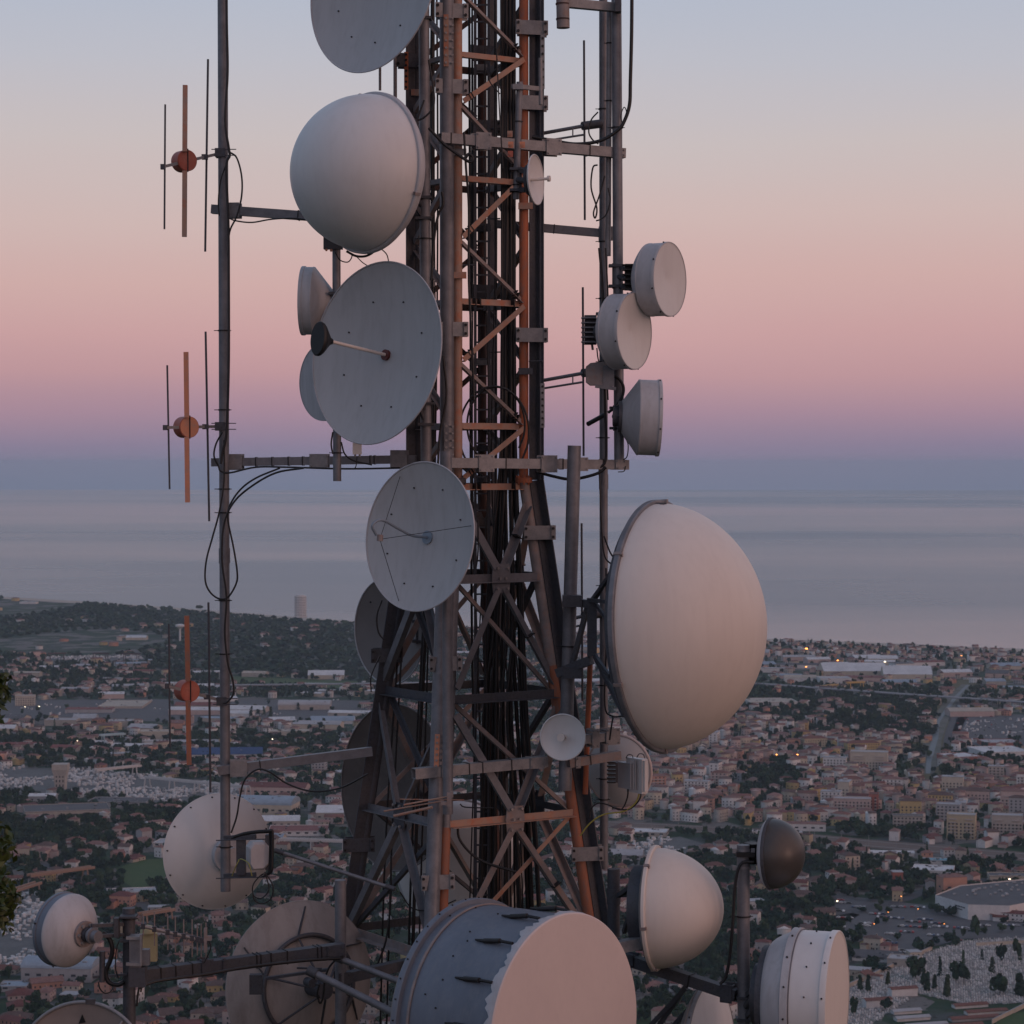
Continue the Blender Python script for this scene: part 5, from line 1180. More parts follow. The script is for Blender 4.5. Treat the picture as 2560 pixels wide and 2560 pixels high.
WH=[ # label, px,py,wpx,dep,hpx,rz,wall,roof,rk
 ('long warehouse with bright blue roof left of the tall mast foot',560,1896,190,38,10,5,'white','blue','gable'),
 ('huge low factory with dark grey roof at the left',170,2046,210,50,18,14,'beige','dark grey','flat'),
 ('second dark-roofed factory hall behind the huge one at the left',290,2018,150,34,12,-6,'grey','dark grey','flat'),
 ('brick hall with dark red roof and arched gable right of the tall mast',680,1990,170,24,22,-8,'pale pink','dark red','gable'),
 ('white hall with pale bluish vaulted roof below the dark-red-roofed brick hall',655,2038,150,34,26,-10,'cream','bluish','vault'),
 ('low hall with dark red roof dotted with white skylights',745,2090,150,40,10,2,'white','dark red','flat'),
 ('pale blue vaulted hall with rows of windows below the back-turned drum',140,2455,180,26,34,-6,'grey','bluish','vault'),
 ('long bluish hall attached right of the pale blue vaulted hall',235,2440,100,18,24,-6,'white','bluish','gable'),
 ('large cream warehouse roof just right of the huge radome',1935,1768,120,60,12,4,'white','sandy','flat'),
 ('very large pale warehouse near the coast on the right',2140,1690,160,70,12,2,'cream','white','gable'),
 ('second very large pale warehouse, right of the other one near the coast',2270,1700,120,70,14,-5,'cream','white','gable'),
 ('white box-like warehouse with a sharp front in front of the coastal warehouses',2090,1711,78,40,14,2,'white','light grey','flat'),
 ('red and white shopping hall left of the river mouth road',2420,1905,80,40,12,20,'brick red','white','flat'),
 ('wide white-roofed shopping hall at the right edge beyond the river',2520,1895,120,60,14,10,'white','white','flat'),
 ('red-walled hall behind the white-roofed shopping hall',2510,1868,90,40,10,6,'brick red','light grey','flat'),
 ('long white station building with red roof beside the dark domed antenna',2012,2078,104,11,18,-7,'white','faded red','hip'),
 ('pale station platform canopy beside the railway right of the dark domed antenna',1930,2086,150,8,5,-7,'white','white','flat'),
 ('low building with turquoise flat roof beyond the railway',2335,2160,70,12,8,-6,'white','cyan','flat'),
 ('white-roofed square hall below the turquoise-roofed building',2330,2196,100,30,18,-14,'white','white','flat'),
 ('salmon villa-like building with red roof touching the white supermarket',2388,2243,64,14,50,14,'salmon','faded red','hip'),
 ('long low white shed roof between railway and town right of the dark dome',2225,2140,120,10,7,-5,'white','white','gable'),
 ('pale office building at the right edge above the supermarket',2530,2210,110,18,18,-4,'cream','dark grey','flat'),
 ('large pale roof at the left behind the industrial yards',300,1772,110,90,5,0,'beige','sandy','flat'),
 ('low grey works hall with row of windows left of the lowest dipole',300,1818,60,26,14,3,'beige','light grey','flat'),
 ('low grey works hall left of the long one',150,1815,80,26,14,-3,'beige','light grey','flat'),
 ('round pale exhibition hall group at the left under the middle boom',760,1775,130,30,12,0,'beige','light grey','vault'),
 ('pink warehouse front left of the tall left mast',440,1822,36,20,14,0,'salmon','faded red','gable'),
 ('cream long hall with strip of windows beside the marble yard gantry',385,1848,82,26,18,-2,'cream','sandy','flat'),
 ('white low building with dark window strip just below the cream long hall',410,1862,100,14,8,-2,'white','light grey','flat'),
 ('cream warehouse right of the tall left mast at the wood edge',815,1698,90,40,10,3,'cream','white','gable'),
 ('low hall with pale roof in front of the round exhibition hall',830,1810,110,30,8,0,'white','bluish','gable'),
 ('grey hall roof at the bottom left margin beside the marble blocks',30,2480,70,18,12,0,'grey','bluish','flat'),
 ('long white canopy hall at mid left under the marble yard',330,2240,120,20,8,12,'white','light grey','flat'),
 ('grey roofed hall right of the green field',440,2120,120,26,10,-8,'white','light grey','flat'),
 ('hall with a striped front right of the rear-facing dish',640,2155,60,16,20,-5,'cream','light grey','gable'),
 ('two-storey hall with pale front below the rear-facing dish at left',660,2110,90,20,14,-8,'cream','bluish','gable'),
 ('white roofed shed left of the lower right egg-shaped radome',1610,2092,110,26,10,-10,'beige','white','flat'),
 ('low grey hall beside the small marble yard at centre right',1560,2150,90,22,12,-8,'grey','light grey','gable'),
 ('grey flat roof hall between the large drum and the cemetery',2255,2420,75,16,20,-18,'beige','light grey','flat'),
 ('dark striped roof hall left of the cemetery',2190,2405,120,22,9,-16,'white','dark grey','gable'),
]
for lab,px,py,w,d,h,rz,wl,rf,rk in WH: B('warehouse',lab,px,py,w,d,h,rz,wl,rf,rk,wins='big' if py>1950 else False,cat='building' if 'villa' in lab or 'office' in lab or 'station' in lab else 'hall',rh=(d*.16 if rk!='vault' else d*.2),name='station_building' if 'station building' in lab else 'villa' if 'villa' in lab else 'office_building' if 'office' in lab else 'warehouse')
# white supermarket with long plain wall
p=G(2560,2340)
fp=[G(*q) for q in [(2338,2275),(2420,2300),(2524,2303),(2640,2280),(2720,2252),(2560,2234),(2400,2250)]]
ctr=sum(fp,Vector())/len(fp); root=empty('supermarket','large white supermarket with angled plain walls and dark flat roof at the right edge','supermarket',ctr); hh=12
L0=[Vector((q.x-ctr.x,q.y-ctr.y,0)) for q in fp]; n=len(L0)
up=[G(2338,2275),G(2420,2298)]
part('wall',MB().add([v for v in L0]+[v+Vector((0,0,hh)) for v in L0],[(i,(i+1)%n,n+(i+1)%n,n+i) for i in range(n)]),wmat('white'),root)
part('roof',MB().add([v*.985+Vector((0,0,hh-.8)) for v in L0],[tuple(range(n))]),fmat('dark grey'),root)
mb=MB(); random.seed(9)
for i in range(26):
    a,b_=random.random(),random.random(); q=L0[0].lerp(L0[3],a*.8+.1).lerp(L0[5],b_*.8); mb.box(q+Vector((0,0,hh)),(random.uniform(1,3),random.uniform(1,2),1.2))
part('roof_vent',mb,fmat('light grey'),root)
t_=(L0[1]-L0[0]).normalized(); t2=(L0[2]-L0[1]).normalized(); nn=Vector((t2.y,-t2.x,0)); 
mb=MB()
base=L0[1]+t_*-8+Vector((0,0,0)); n1=Vector((t_.y,-t_.x,0))
for row,(z,c) in enumerate([(8.6,12),(6.6,9)]):
    for i in range(c):
        q=L0[0].lerp(L0[1],.62)+t_*(i*1.15)+n1*.12+Vector((0,0,z)); mb.box(q,(.8,.12,1.0 if i%3 else .7),Matrix.Rotation(math.atan2(t_.y,t_.x),3,'Z'))
part('dark_sign',mb,Mwin,root)
for a in(0,.2,.4,.6,.8,1): 
    q=ctr+L0[0].lerp(L0[3],a); put(q.x,q.y+14,20)
put(ctr.x,ctr.y,45)
lm('white supermarket',2440,2260)
# cemetery halls: rows of low parallel roofs at the bottom right
for i,(px,py,w,rf,wl) in enumerate([(2270,2535,75,'light grey','white'),(2285,2552,90,'light grey','white'),(2320,2570,110,'light grey','grey'),(2430,2520,90,'terracotta','white'),(2470,2536,110,'terracotta','white'),(2440,2552,130,'terracotta','grey'),(2400,2572,130,'terracotta','white'),(2360,2592,130,'terracotta','white')]):
    B('burial_hall',['uppermost short pale-roofed burial hall at the bottom right','second pale-roofed burial hall from the top','lowest and widest pale-roofed burial hall','topmost red-roofed burial hall','second red-roofed burial hall from the top','third red-roofed burial hall from the top','fourth red-roofed burial hall from the top','red-roofed burial hall nearest the bottom edge'][i],px,py,w,6,7,16,wl,rf,'gable',wins=False,group='low parallel burial halls by the cemetery',rh=1.0,cat='hall')
for px,py,w,rz,lab in [(2198,2520,70,16,'white cemetery wing with a red ridge roof, lower left of the pair'),(2262,2492,70,16,'white cemetery wing with a red ridge roof, upper right of the pair')]:
    B('cemetery_wing',lab,px,py,w,6,20,rz,'white','terracotta','gable',wins=False,rh=1.0,cat='building')
# ---- near houses placed from the photograph: px,py,wpx,dep,hpx,rz,wall,roof,rk
NH=[(300,2268,56,12,28,-12,'salmon','dark red','hip'),(395,2285,50,10,16,5,'grey','light grey','flat'),(455,2280,34,9,16,0,'pale pink','faded red','hip'),(545,2300,48,11,14,-6,'white','brown','hip'),
 (300,2155,28,11,22,30,'salmon','faded red','gable'),(50,2140,46,12,18,12,'cream','faded red','hip'),(110,2140,44,12,26,-12,'pale pink','brown','hip'),(190,2115,48,11,14,10,'white','terracotta','hip'),(235,2125,50,11,14,-14,'white','faded red','hip'),(295,2092,30,11,20,0,'pale pink','terracotta','hip'),(270,2095,26,10,14,10,'beige','brown','hip'),
 (170,2500,44,11,12,-10,'grey','light grey','flat'),(205,2520,40,11,14,20,'ochre yellow','brown','gable'),(55,2500,70,14,12,18,'pale pink','dark red','hip'),(120,2472,80,11,16,24,'salmon','faded red','gable'),(50,2530,60,13,14,15,'cream','dark red','hip'),(30,2560,80,13,14,-5,'pale pink','brown','hip'),
 (395,2520,46,12,14,20,'cream','brown','gable'),(430,2555,60,13,18,18,'white','brown','gable'),(470,2590,80,14,20,14,'salmon','dark red','gable'),(535,2548,60,12,14,10,'white','brown','gable'),(545,2480,56,11,16,10,'ochre yellow','brown','hip'),(560,2505,70,12,12,-8,'cream','brown','hip'),(440,2490,40,9,12,14,'beige','brown','hip'),
 (575,2365,52,12,22,12,'pale pink','faded red','hip'),(235,2440,46,10,20,-6,'cream','brown','hip'),
 (708,2200,44,11,22,14,'cream','terracotta','hip'),(752,2182,50,11,16,-10,'salmon','brown','hip'),(800,2160,40,11,16,20,'beige','dark red','hip'),(860,2150,40,11,14,10,'cream','terracotta','gable'),(600,2275,36,10,18,0,'cream','light grey','gable'),
 (980,2395,26,12,26,20,'pale pink','faded red','gable'),(1570,2230,42,11,22,20,'white','dark red','gable'),(1600,2260,44,12,26,-12,'pale pink','dark red','hip'),
 (1990,2205,50,12,16,-20,'white','brown','hip'),(2050,2215,50,12,14,12,'pale pink','brown','hip'),(2100,2210,50,11,16,-10,'white','faded red','hip'),(1950,2240,52,11,14,12,'beige','dark red','hip'),(2005,2250,60,11,14,-6,'pale pink','brown','hip'),(2200,2195,46,12,14,10,'white','terracotta','hip'),(2245,2215,26,10,34,0,'brick red','brown','flat'),
 (1885,2270,60,12,16,12,'white','light grey','flat'),(1940,2290,40,11,14,-10,'pale pink','dark red','hip'),(1985,2300,30,10,10,0,'white','dark grey','flat'),(1885,2400,50,12,16,10,'salmon','faded red','hip'),
 (2140,2440,60,12,14,-20,'cream','light grey','flat'),(2290,2405,30,9,24,10,'cream','light grey','flat'),(1585,2190,40,11,14,8,'cream','brown','hip'),(1745,2200,44,11,12,-16,'white','brown','hip'),(1790,2180,46,11,16,8,'pale pink','terracotta','hip'),(1800,2230,40,11,14,0,'beige','dark red','hip'),(2060,2290,60,11,9,6,'cream','brown','gable'),(1930,2180,30,10,16,10,'white','brown','hip')]
houses=[]   # (x,y,w,d,h,rz,wall,roof,rk,explicit)
for px,py,w,d,h,rz,wl,rf,rk in NH:
    p=G(px,py); s=mpp(py); W_,H_=w*s,min(h*s,10 if h<24 else 13); a=R_(rz); x,y=p.x-math.sin(a)*d/2,p.y+math.cos(a)*d/2
    houses.append((x,y,W_,d,H_,rz,wl,rf,rk,1)); put(x,y,max(W_,d)*.55)
# ---- zones
def inside(px,py,pl):
    c=False; n=len(pl); j=n-1
    for i in range(n):
        xi,yi=pl[i]; xj,yj=pl[j]
        if (yi>py)!=(yj>py) and px<(xj-xi)*(py-yi)/(yj-yi)+xi: c=not c
        j=i
    return c
Z=[('void',[(2395,1698),(2440,1700),(2385,1800),(2345,1960),(2298,1960),(2312,1870),(2350,1760)]),
 ('void',[(1100,2040),(1530,2048),(1870,2064),(2150,2094),(2560,2126),(2900,2150),(2900,2190),(2560,2156),(2150,2120),(1870,2092),(1530,2074),(1100,2066)]),
 ('graves',[(2110,2478),(2250,2412),(2330,2378),(2410,2352),(2640,2340),(2640,2505),(2420,2512),(2290,2484),(2180,2560),(2110,2620)]),
 ('void',[(2120,2500),(2300,2480),(2640,2500),(2640,2640),(2100,2640)]),
 ('park',[(2080,2236),(2300,2262),(2420,2310),(2640,2300),(2640,2346),(2410,2348),(2240,2390),(2060,2310)]),
 ('marble',[(-60,1918),(200,1922),(330,1935),(640,1968),(640,2000),(430,2012),(300,1996),(200,1985),(-60,1990)]),
 ('marble',[(-60,2225),(90,2235),(115,2300),(105,2430),(-60,2430)]),
 ('marble',[(110,1642),(350,1640),(350,1657),(115,1658)]),
 ('marble',[(1560,2112),(1700,2092),(1760,2108),(1700,2148),(1560,2166)]),
 ('marble',[(90,2290),(240,2300),(240,2330),(100,2320)]),
 ('lots',[(2380,1790),(2640,1795),(2640,1850),(2380,1850)]),
 ('flatind',[(-60,1750),(900,1744),(930,1800),(500,1806),(-60,1796)]),
 ('void',[(285,2172),(352,2148),(432,2144),(432,2202),(345,2230),(296,2200)]),
 ('void',[(560,1690),(900,1704),(900,1724),(700,1716),(560,1706)]),
 ('wood',[(-900,1460),(0,1480),(560,1528),(930,1560),(930,1692),(620,1686),(420,1690),(360,1640),(100,1640),(-900,1650)]),
 ('treesy',[(1640,2130),(1860,2130),(1990,2260),(2090,2250),(2110,2400),(1980,2330),(1880,2330),(1840,2480),(1640,2400)]),
 ('treesy',[(1855,1925),(1960,1900),(2000,1950),(1960,1990),(1860,2000)]),
 ('treesy',[(1880,1718),(2330,1745),(2330,1770),(1880,1760)]),
 ('treesy',[(2110,2060),(2320,2085),(2320,2105),(2110,2088)]),
 ('treesy',[(2050,2180),(2360,2190),(2360,2230),(2050,2235)]),
 ('coast',[(1400,1580),(1900,1602),(2560,1627),(3000,1648),(3000,1676),(2560,1660),(1900,1640),(1400,1620)]),
 ('indust',[(1400,1620),(1900,1640),(2640,1664),(2640,1730),(1900,1704),(1400,1690)]),
 ('indust',[(2370,1760),(2640,1770),(2640,1910),(2370,1890)]),
 ('dense',[(1500,1800),(1880,1800),(2060,1838),(2290,1860),(2290,1960),(2640,1930),(2640,2122),(2150,2090),(1870,2060),(1500,2044)]),
 ('indust',[(-60,1800),(950,1806),(950,1836),(-60,1840)]),
 ('indust',[(600,2010),(900,2010),(900,2140),(640,2140)]),
 ('treesy',[(-60,2045),(420,2020),(600,2010),(600,2060),(420,2090),(-60,2120)]),
]
def zone(px,py):
    for k,pl in Z:
        if inside(px,py,pl): return k
    return 'suburb'
def coast_py(px):
    for (x0,y0),(x1,y1) in zip(coastpx,coastpx[1:]):
        if x0<=px<=x1: return y0+(y1-y0)*(px-x0)/(x1-x0)
    return 1700
trees=[]; blocks=[]; graves=[]; cars=[]
rnd=random.Random(77)
WK=['cream','white','pale pink','grey','white','beige','pale pink','ochre yellow','white','beige','sandy','white','cream','white','salmon','pale pink','white']; RK=['terracotta','brown','faded red','dark red','terracotta','faded red']; FK=['light grey','white','white','bluish','light grey','sandy','dark red','dark grey','white']
apts=[]; whs=[]
y=1400.0
CELL=16.5
while y<6450:
    hw=.245*y+90; x=-hw
    step=CELL*(1 if y<3500 else 1.25)
    while x<hw:
        X=x+rnd.uniform(-.35,.35)*step; Y=y+rnd.uniform(-.35,.35)*step; x+=step
        px,py=pix(X,Y)
        if py<coast_py(px)+4 and not(py<coast_py(px)+4 and False): continue
        if py>2660 or px<-140 or px>2700: continue
        z=zone(px,py)
        if z=='void': continue
        r=rnd.random()
        if z=='graves':
            if r<.075 and free(X,Y,4): trees.append((X,Y,rnd.uniform(2.4,3.8),rnd.uniform(9,16),'cypress' if r<.05 else 'round'))
            continue
        if z=='park':
            if r<.34: trees.append((X,Y,rnd.uniform(2.2,4.2),rnd.uniform(5,7.5),'round'))
            elif r<.75: cars.extend([(X,Y),(X+2.9,Y-.7),(X+5.8,Y-1.4),(X-2.9,Y+.7)])
            continue
        if z=='lots':
            if r<.5: cars.append((X,Y))
            elif r<.6: blocks.append((X,Y,5))
            continue
        if z=='marble':
            if free(X,Y,6) and (math.sin(X*.05+Y*.021)+math.sin(Y*.043-X*.013)>-.55): blocks.append((X,Y,12 if r<.7 else 3))
            continue
        if z=='flatind':
            if r<.035 and free(X,Y,24): whs.append((X,Y,rnd.uniform(35,80),rnd.uniform(20,40),rnd.uniform(4,7),rnd.uniform(-12,12))); put(X,Y,34)
            elif r<.09: blocks.append((X,Y,3))
            elif r<.14: trees.append((X,Y,rnd.uniform(2.5,4),rnd.uniform(6,9),'round'))
            continue
        if z=='wood':
            if r<.018 and free(X,Y,9): houses.append((X,Y,rnd.uniform(10,20),rnd.uniform(8,11),rnd.uniform(4,8),rnd.uniform(-40,40),rnd.choice(WK),rnd.choice(RK),'hip',0)); put(X,Y,9)
            elif r<.93 and math.sin(X*.006+Y*.0021)+math.sin(Y*.0047-X*.0017)+.5*math.sin(X*.017)>-.95:
                trees.append((X,Y,rnd.uniform(4.5,8.5),rnd.uniform(5.5,9.5)*(1.3 if py<1530 else 1),'round'))
            elif r>.90 and r<.905 and free(X,Y,20): whs.append((X,Y,rnd.uniform(30,60),rnd.uniform(14,30),5,rnd.uniform(-12,12))); put(X,Y,24)
            continue
        if z=='treesy': ph,pt=.12,.93
        elif z=='dense': ph,pt=.66,.97
        elif z=='coast': ph,pt=.5,.92
        elif z=='indust': ph,pt=.28,.55
        else: ph,pt=.27,.92
        if z in('indust',) and r<.20 and free(X,Y,26):
            whs.append((X,Y,rnd.uniform(30,75),rnd.uniform(18,40),rnd.uniform(5,9),rnd.uniform(-14,14))); put(X,Y,30); continue
        if z=='suburb' and r<(.075 if (py<1900 and px<1000) else .04 if (py<2100 and px<1000) else .014) and free(X,Y,22): whs.append((X,Y,rnd.uniform(26,55),rnd.uniform(14,24),rnd.uniform(4,7),rnd.uniform(-20,20))); put(X,Y,24); continue
        if z=='dense' and r<(.15 if py>1960 else .05) and free(X,Y,14): apts.append((X,Y,rnd.uniform(15,27),rnd.uniform(10,13),rnd.uniform(11,21),rnd.choice([-14,-14,-10,75,12])+rnd.uniform(-4,4),rnd.choice(WK))); put(X,Y,15); continue
        if r<ph:
            w=rnd.uniform(7,13.5)*(1.1 if z=='dense' else 1); d=rnd.uniform(6.5,10.5)
            if free(X,Y,max(w,d)*.45):
                if rnd.random()<.25: w*=1.6
                h=rnd.choice([3.4,6.2,6.2,6.5,9]) if z!='dense' else rnd.choice([6.2,9,9,12])
                houses.append((X,Y,w,d,h,rnd.choice([-14,76,10,-30,50])+rnd.uniform(-8,8),rnd.choice(WK),rnd.choice(RK),rnd.choice(['hip','gable','hip']),0)); put(X,Y,max(w,d)*.48)
        elif r<pt and free(X,Y,2.5):
            k='round' if rnd.random()<.86 else rnd.choice(['cypress','pine'])
            rr=rnd.uniform(2.8,5.2) if k!='cypress' else rnd.uniform(1.6,2.6)
            trees.append((X,Y,rr,rnd.uniform(6,11)*(1.25 if k=='cypress' else 1),k))
            if z in('treesy','suburb') :
                for _ in range(2 if z=='suburb' else 4):
                    X2,Y2=X+rnd.uniform(-10,10),Y+rnd.uniform(-10,10)
                    if free(X2,Y2,3): trees.append((X2,Y2,rnd.uniform(2.4,5.5),rnd.uniform(5,10),'round'))
    y+=step
# explicit trees
for px,py,hp,wp,k in [(2318,2478,52,22,'cypress'),(2368,2492,60,26,'cypress'),(2308,2462,46,20,'cypress'),(2390,2458,56,32,'round'),(2410,2462,52,36,'round'),(2440,2350,60,32,'round'),(2385,2365,44,22,'cypress'),(2455,2400,30,14,'cypress'),(2502,2410,50,30,'round'),(2550,2405,50,16,'cypress'),(2220,2462,34,18,'cypress'),(2150,2475,40,20,'cypress'),(2170,2478,44,20,'cypress'),(2500,2488,52,54,'round'),(2550,2490,60,40,'cypress'),(2215,2528,34,34,'round'),(2290,2450,60,50,'round'),
  (220,2235,26,20,'round'),(250,2238,36,26,'round'),(190,2232,20,18,'round'),(300,2205,30,26,'round'),(1975,2045,30,26,'round'),(2110,1815,50,44,'round'),(2125,1812,36,22,'cypress'),(660,1790,26,14,'cypress'),(677,1800,36,18,'cypress'),(628,1795,32,18,'cypress'),(745,1775,20,16,'cypress'),(500,1528,14,24,'pine')]:
    p=G(px,py); s=mpp(py); trees.append((p.x,p.y,wp*s/2,hp*s,k))
print('counts',len(houses),len(trees),len(blocks),len(apts),len(whs),len(cars))
# ---- placement wording
for nm,px,py in [('green field',350,2185),('back-turned drum',180,2320),('octagonal radio box',645,2140),('ringed lower left dish',700,2400),('yagi antenna',440,2340),('dark-roofed factory',170,2030),('dark-red-roofed brick hall',680,1975),('pale blue vaulted hall',140,2430),('tower foot',1150,2200),('egg-shaped lower radome',1700,2270),('dark domed antenna',1950,2130),('lower right pipe',1858,2350),('bolted side-on drum',2030,2440),('turquoise-roofed building',2335,2145),('tallest block of flats',2402,2080),('red-plastered block',2183,2015),('cemetery',2400,2430),('burial halls',2330,2540),('station building',2012,2065),('orange-rimmed dish',1548,1930),('hospital-like block',2172,1900),('river bend',2320,1930),('right edge',2560,2180),('left edge leaves',10,2150),('rear-facing left dish',500,2240),('bottom left dish',200,2530)]: lm(nm,px,py)
def where(px,py):
    nm,lx,ly=min(LMK,key=lambda l:(l[1]-px)**2+((l[2]-py)*1.5)**2); dx,dy=px-lx,py-ly
    dist=math.hypot(dx,dy); ad='just ' if dist<45 else 'well ' if dist>130 else ''
    h='right' if dx>0 else 'left'; v='below' if dy>0 else 'above'
    if abs(dx)>abs(dy)*2.2: return ad+h+' of the '+nm
    if abs(dy)>abs(dx)*2.2: return ad+v+' the '+nm
    return ad+v+' and '+h+' of the '+nm
labels={}
def reg(o,base,px,py): labels.setdefault(base,[]).append((px,py,o))
def occluded(px,py):
    for x0,y0,x1,y1 in [(1010,2260,1600,2600),(1925,2325,2115,2600),(1630,2125,1800,2420),(590,2270,850,2600),(425,1990,660,2265),(100,2235,255,2410),(845,1500,1130,2170),(1525,1270,1915,1860),(1140,1200,1420,2300),(95,2530,300,2600)]:
        if x0<px<x1 and y0<py<y1: return True
    return not(-25<px<2585 and py<2610)
# individuals: houses
houses.sort(key=lambda h:h[1])
ind=[];rest=[]
for h in houses:
    px,py=pix(h[0],h[1])
    if len(ind)<290 and not occluded(px,py): ind.append((h,px,py))
    else: rest.append(h)
for (x,yy,w,d,h,rz,wl,rf,rk,ex),px,py in ind:
    a=R_(rz); root=empty('house',None,'house',Matrix.Translation((x,yy,0))@Matrix.Rotation(a,4,'Z'),'houses of the town below')
    rh=min(w,d)*.24
    if rk=='flat':
        part('wall',wall_mb(w,d,h),wmat(wl),root); part('roof',MB().box((0,0,h+.2),(w+.6,d+.6,.4)),fmat(rf if rf in FLAT else 'light grey'),root)
    else:
        part('wall',wall_mb(w,d,h,rh,rk=='gable'),wmat(wl),root)
        r_=part('roof',roof_mb(rk,w,d,h,rh),rmat_(rf) if rf in ROOF else fmat(rf),root)
        if yy<2400: part('chimney',MB().box((w*.18,d*.15,h+rh*.65+.5),(.8,.8,1.9)),Mchim,r_)
    if rnd.random()<.45 and rk!='flat':
        aw,ad,ah=w*rnd.uniform(.35,.6),d*.7,max(2.8,h*rnd.uniform(.5,.9)); ox,oy=rnd.choice([-1,1])*(w/2-aw*.3),-d/2-ad/2+.3
        A_=MB(); 
        wb=wall_mb(aw,ad,ah,0); A_.add([v+Vector((ox,oy,0)) for v in wb.v],wb.f); part('annex',A_,wmat(rnd.choice([wl,wl,'white'])),root)
        wb=roof_mb('hip' if rnd.random()<.5 else 'gable',aw,ad,ah,min(aw,ad)*.22); part('annex_roof',MB().add([v+Vector((ox,oy,.02)) for v in wb.v],wb.f),rmat_(rf) if rf in ROOF else fmat(rf),root)
    if yy<2150:
        windows(root,w,d,h,me=SHU if (int(x)%3==0) else WIN,lim=40)
        part('door',MB().box((w*.12,-d/2-.02,1.1),(1.1,.12,2.2)),Mshut,root)
    sz='long' if w>17 else 'tall' if h>8.5 else 'low' if h<4.5 else 'small'
    reg(root,f"{sz} {wl} house with {rf} {rk if rk!='flat' else 'flat'} roof {where(px,py)}",px,py)
for (x,yy,w,d,h,rz,wl) in apts:
    px,py=pix(x,yy)
    a=R_(rz); root=empty('apartment_block',None,'apartment block',Matrix.Translation((x,yy,0))@Matrix.Rotation(a,4,'Z'),'apartment blocks of the dense town')
    rf=rnd.choice(['terracotta','brown','faded red','light grey','light grey','dark grey'])
    if rf in ROOF: part('wall',wall_mb(w,d,h),wmat(wl),root); part('roof',roof_mb('hip',w,d,h,2.4),rmat_(rf),root)
    else: part('wall',wall_mb(w,d,h),wmat(wl),root); part('roof',MB().box((0,0,h+.25),(w+.6,d+.6,.5)).box((w*.1,0,h+1.4),(4,4,2.6)),fmat(rf),root)
    if yy<3300 and not occluded(px,py):
        windows(root,w,d,h,sp=3.4,ww=1.5,wh=1.6,lim=70)
        if int(x)%2:
            for k in range(1,int(h/3.1)): child('balcony',BAL,root,(0,-d/2-.6,k*3.1),(w*.7,1.2,.85))
    reg(root,f"{'tall' if h>15 else 'mid-height'} {wl} block of flats with {rf} roof {where(px,py)}",px,py)
for (x,yy,w,d,h,rz) in whs:
    px,py=pix(x,yy); a=R_(rz); root=empty('warehouse',None,'warehouse',Matrix.Translation((x,yy,0))@Matrix.Rotation(a,4,'Z'),'warehouses of the plain')
    wl=rnd.choice(['white','cream','grey','beige','pale pink']); rf=rnd.choice(FK); k=rnd.choice(['gable','flat','gable'])
    part('wall',wall_mb(w,d,h,d*.12,k=='gable'),wmat(wl),root)
    part('roof',roof_mb('gable',w,d,h,d*.12) if k=='gable' else MB().box((0,0,h+.2),(w+.6,d+.6,.4)).box((w*.2,0,h+.8),(3,2,1.2)).box((-w*.25,d*.2,h+.8),(2,2,1.2)),fmat(rf),root)
    for i in range(4):
        u,v=rnd0.uniform(-.4,.4)*w,rnd0.uniform(-.35,.35)*d; child('roof_vent',VENT,root,(u,v,h+.7 if k=='flat' else h+d*.12*(1-abs(v)/(d/2))+.2),(rnd0.uniform(1.5,4),rnd0.uniform(1.2,2.2),1.0))
    if yy<2800:
        windows(root,w,d,h,sp=6,ww=2.6,wh=1.4,st=max(4.5,h*.9),lim=40)
    reg(root,f"{'long' if w>50 else 'short'} {wl} warehouse with {rf} {k} roof {where(px,py)}",px,py)
# ---- the remaining houses: one mesh
import numpy as np
def bigmesh(name,V,F,cols,mt,kind='stuff'):
    V=np.concatenate(V).astype(np.float32); 
    nv=len(V); lens=np.concatenate([np.full(len(f),f.shape[1]) for f in F]).astype(np.int32); idx=np.concatenate([f.reshape(-1) for f in F]).astype(np.int32)
    me=bpy.data.meshes.new(name); me.vertices.add(nv); me.vertices.foreach_set('co',V.reshape(-1))
    me.loops.add(len(idx)); me.loops.foreach_set('vertex_index',idx); me.polygons.add(len(lens))
    st=np.zeros(len(lens),np.int32); st[1:]=np.cumsum(lens)[:-1]; me.polygons.foreach_set('loop_start',st); me.polygons.foreach_set('loop_total',lens)
    me.update(calc_edges=True)
    if cols is not None:
        C_=np.concatenate(cols).astype(np.float32); at_=me.attributes.new('col','FLOAT_COLOR','FACE'); at_.data.foreach_set('color',np.hstack([C_,np.ones((len(C_),1),np.float32)]).reshape(-1))
    me.materials.append(mt); o=bpy.data.objects.new(name,me); COL.objects.link(o); tag(o,kind=kind); return o
def attrmat(name,rough=.85,noise=.3,sc=.3):
    m=bpy.data.materials.new(name); m.use_nodes=True; t=m.node_tree; b=t.nodes['Principled BSDF']; b.inputs['Roughness'].default_value=rough; b.inputs['Specular IOR Level'].default_value=.15
    a=t.nodes.new('ShaderNodeAttribute'); a.attribute_name='col'; tc=t.nodes.new('ShaderNodeTexCoord'); n=t.nodes.new('ShaderNodeTexNoise'); n.inputs['Scale'].default_value=sc; t.links.new(tc.outputs['Object'],n.inputs['Vector'])
    mr=t.nodes.new('ShaderNodeMapRange'); mr.inputs['To Min'].default_value=1-noise; mr.inputs['To Max'].default_value=1+noise; t.links.new(n.outputs['Fac'],mr.inputs['Value'])
    x=t.nodes.new('ShaderNodeVectorMath'); x.operation='SCALE'; t.links.new(a.outputs['Color'],x.inputs[0]); t.links.new(mr.outputs[0],x.inputs['Scale']); t.links.new(x.outputs[0],b.inputs['Base Color']); return m
rng=np.random.default_rng(5)
V=[];F4=[];F3=[];C4=[];C3=[];base=0
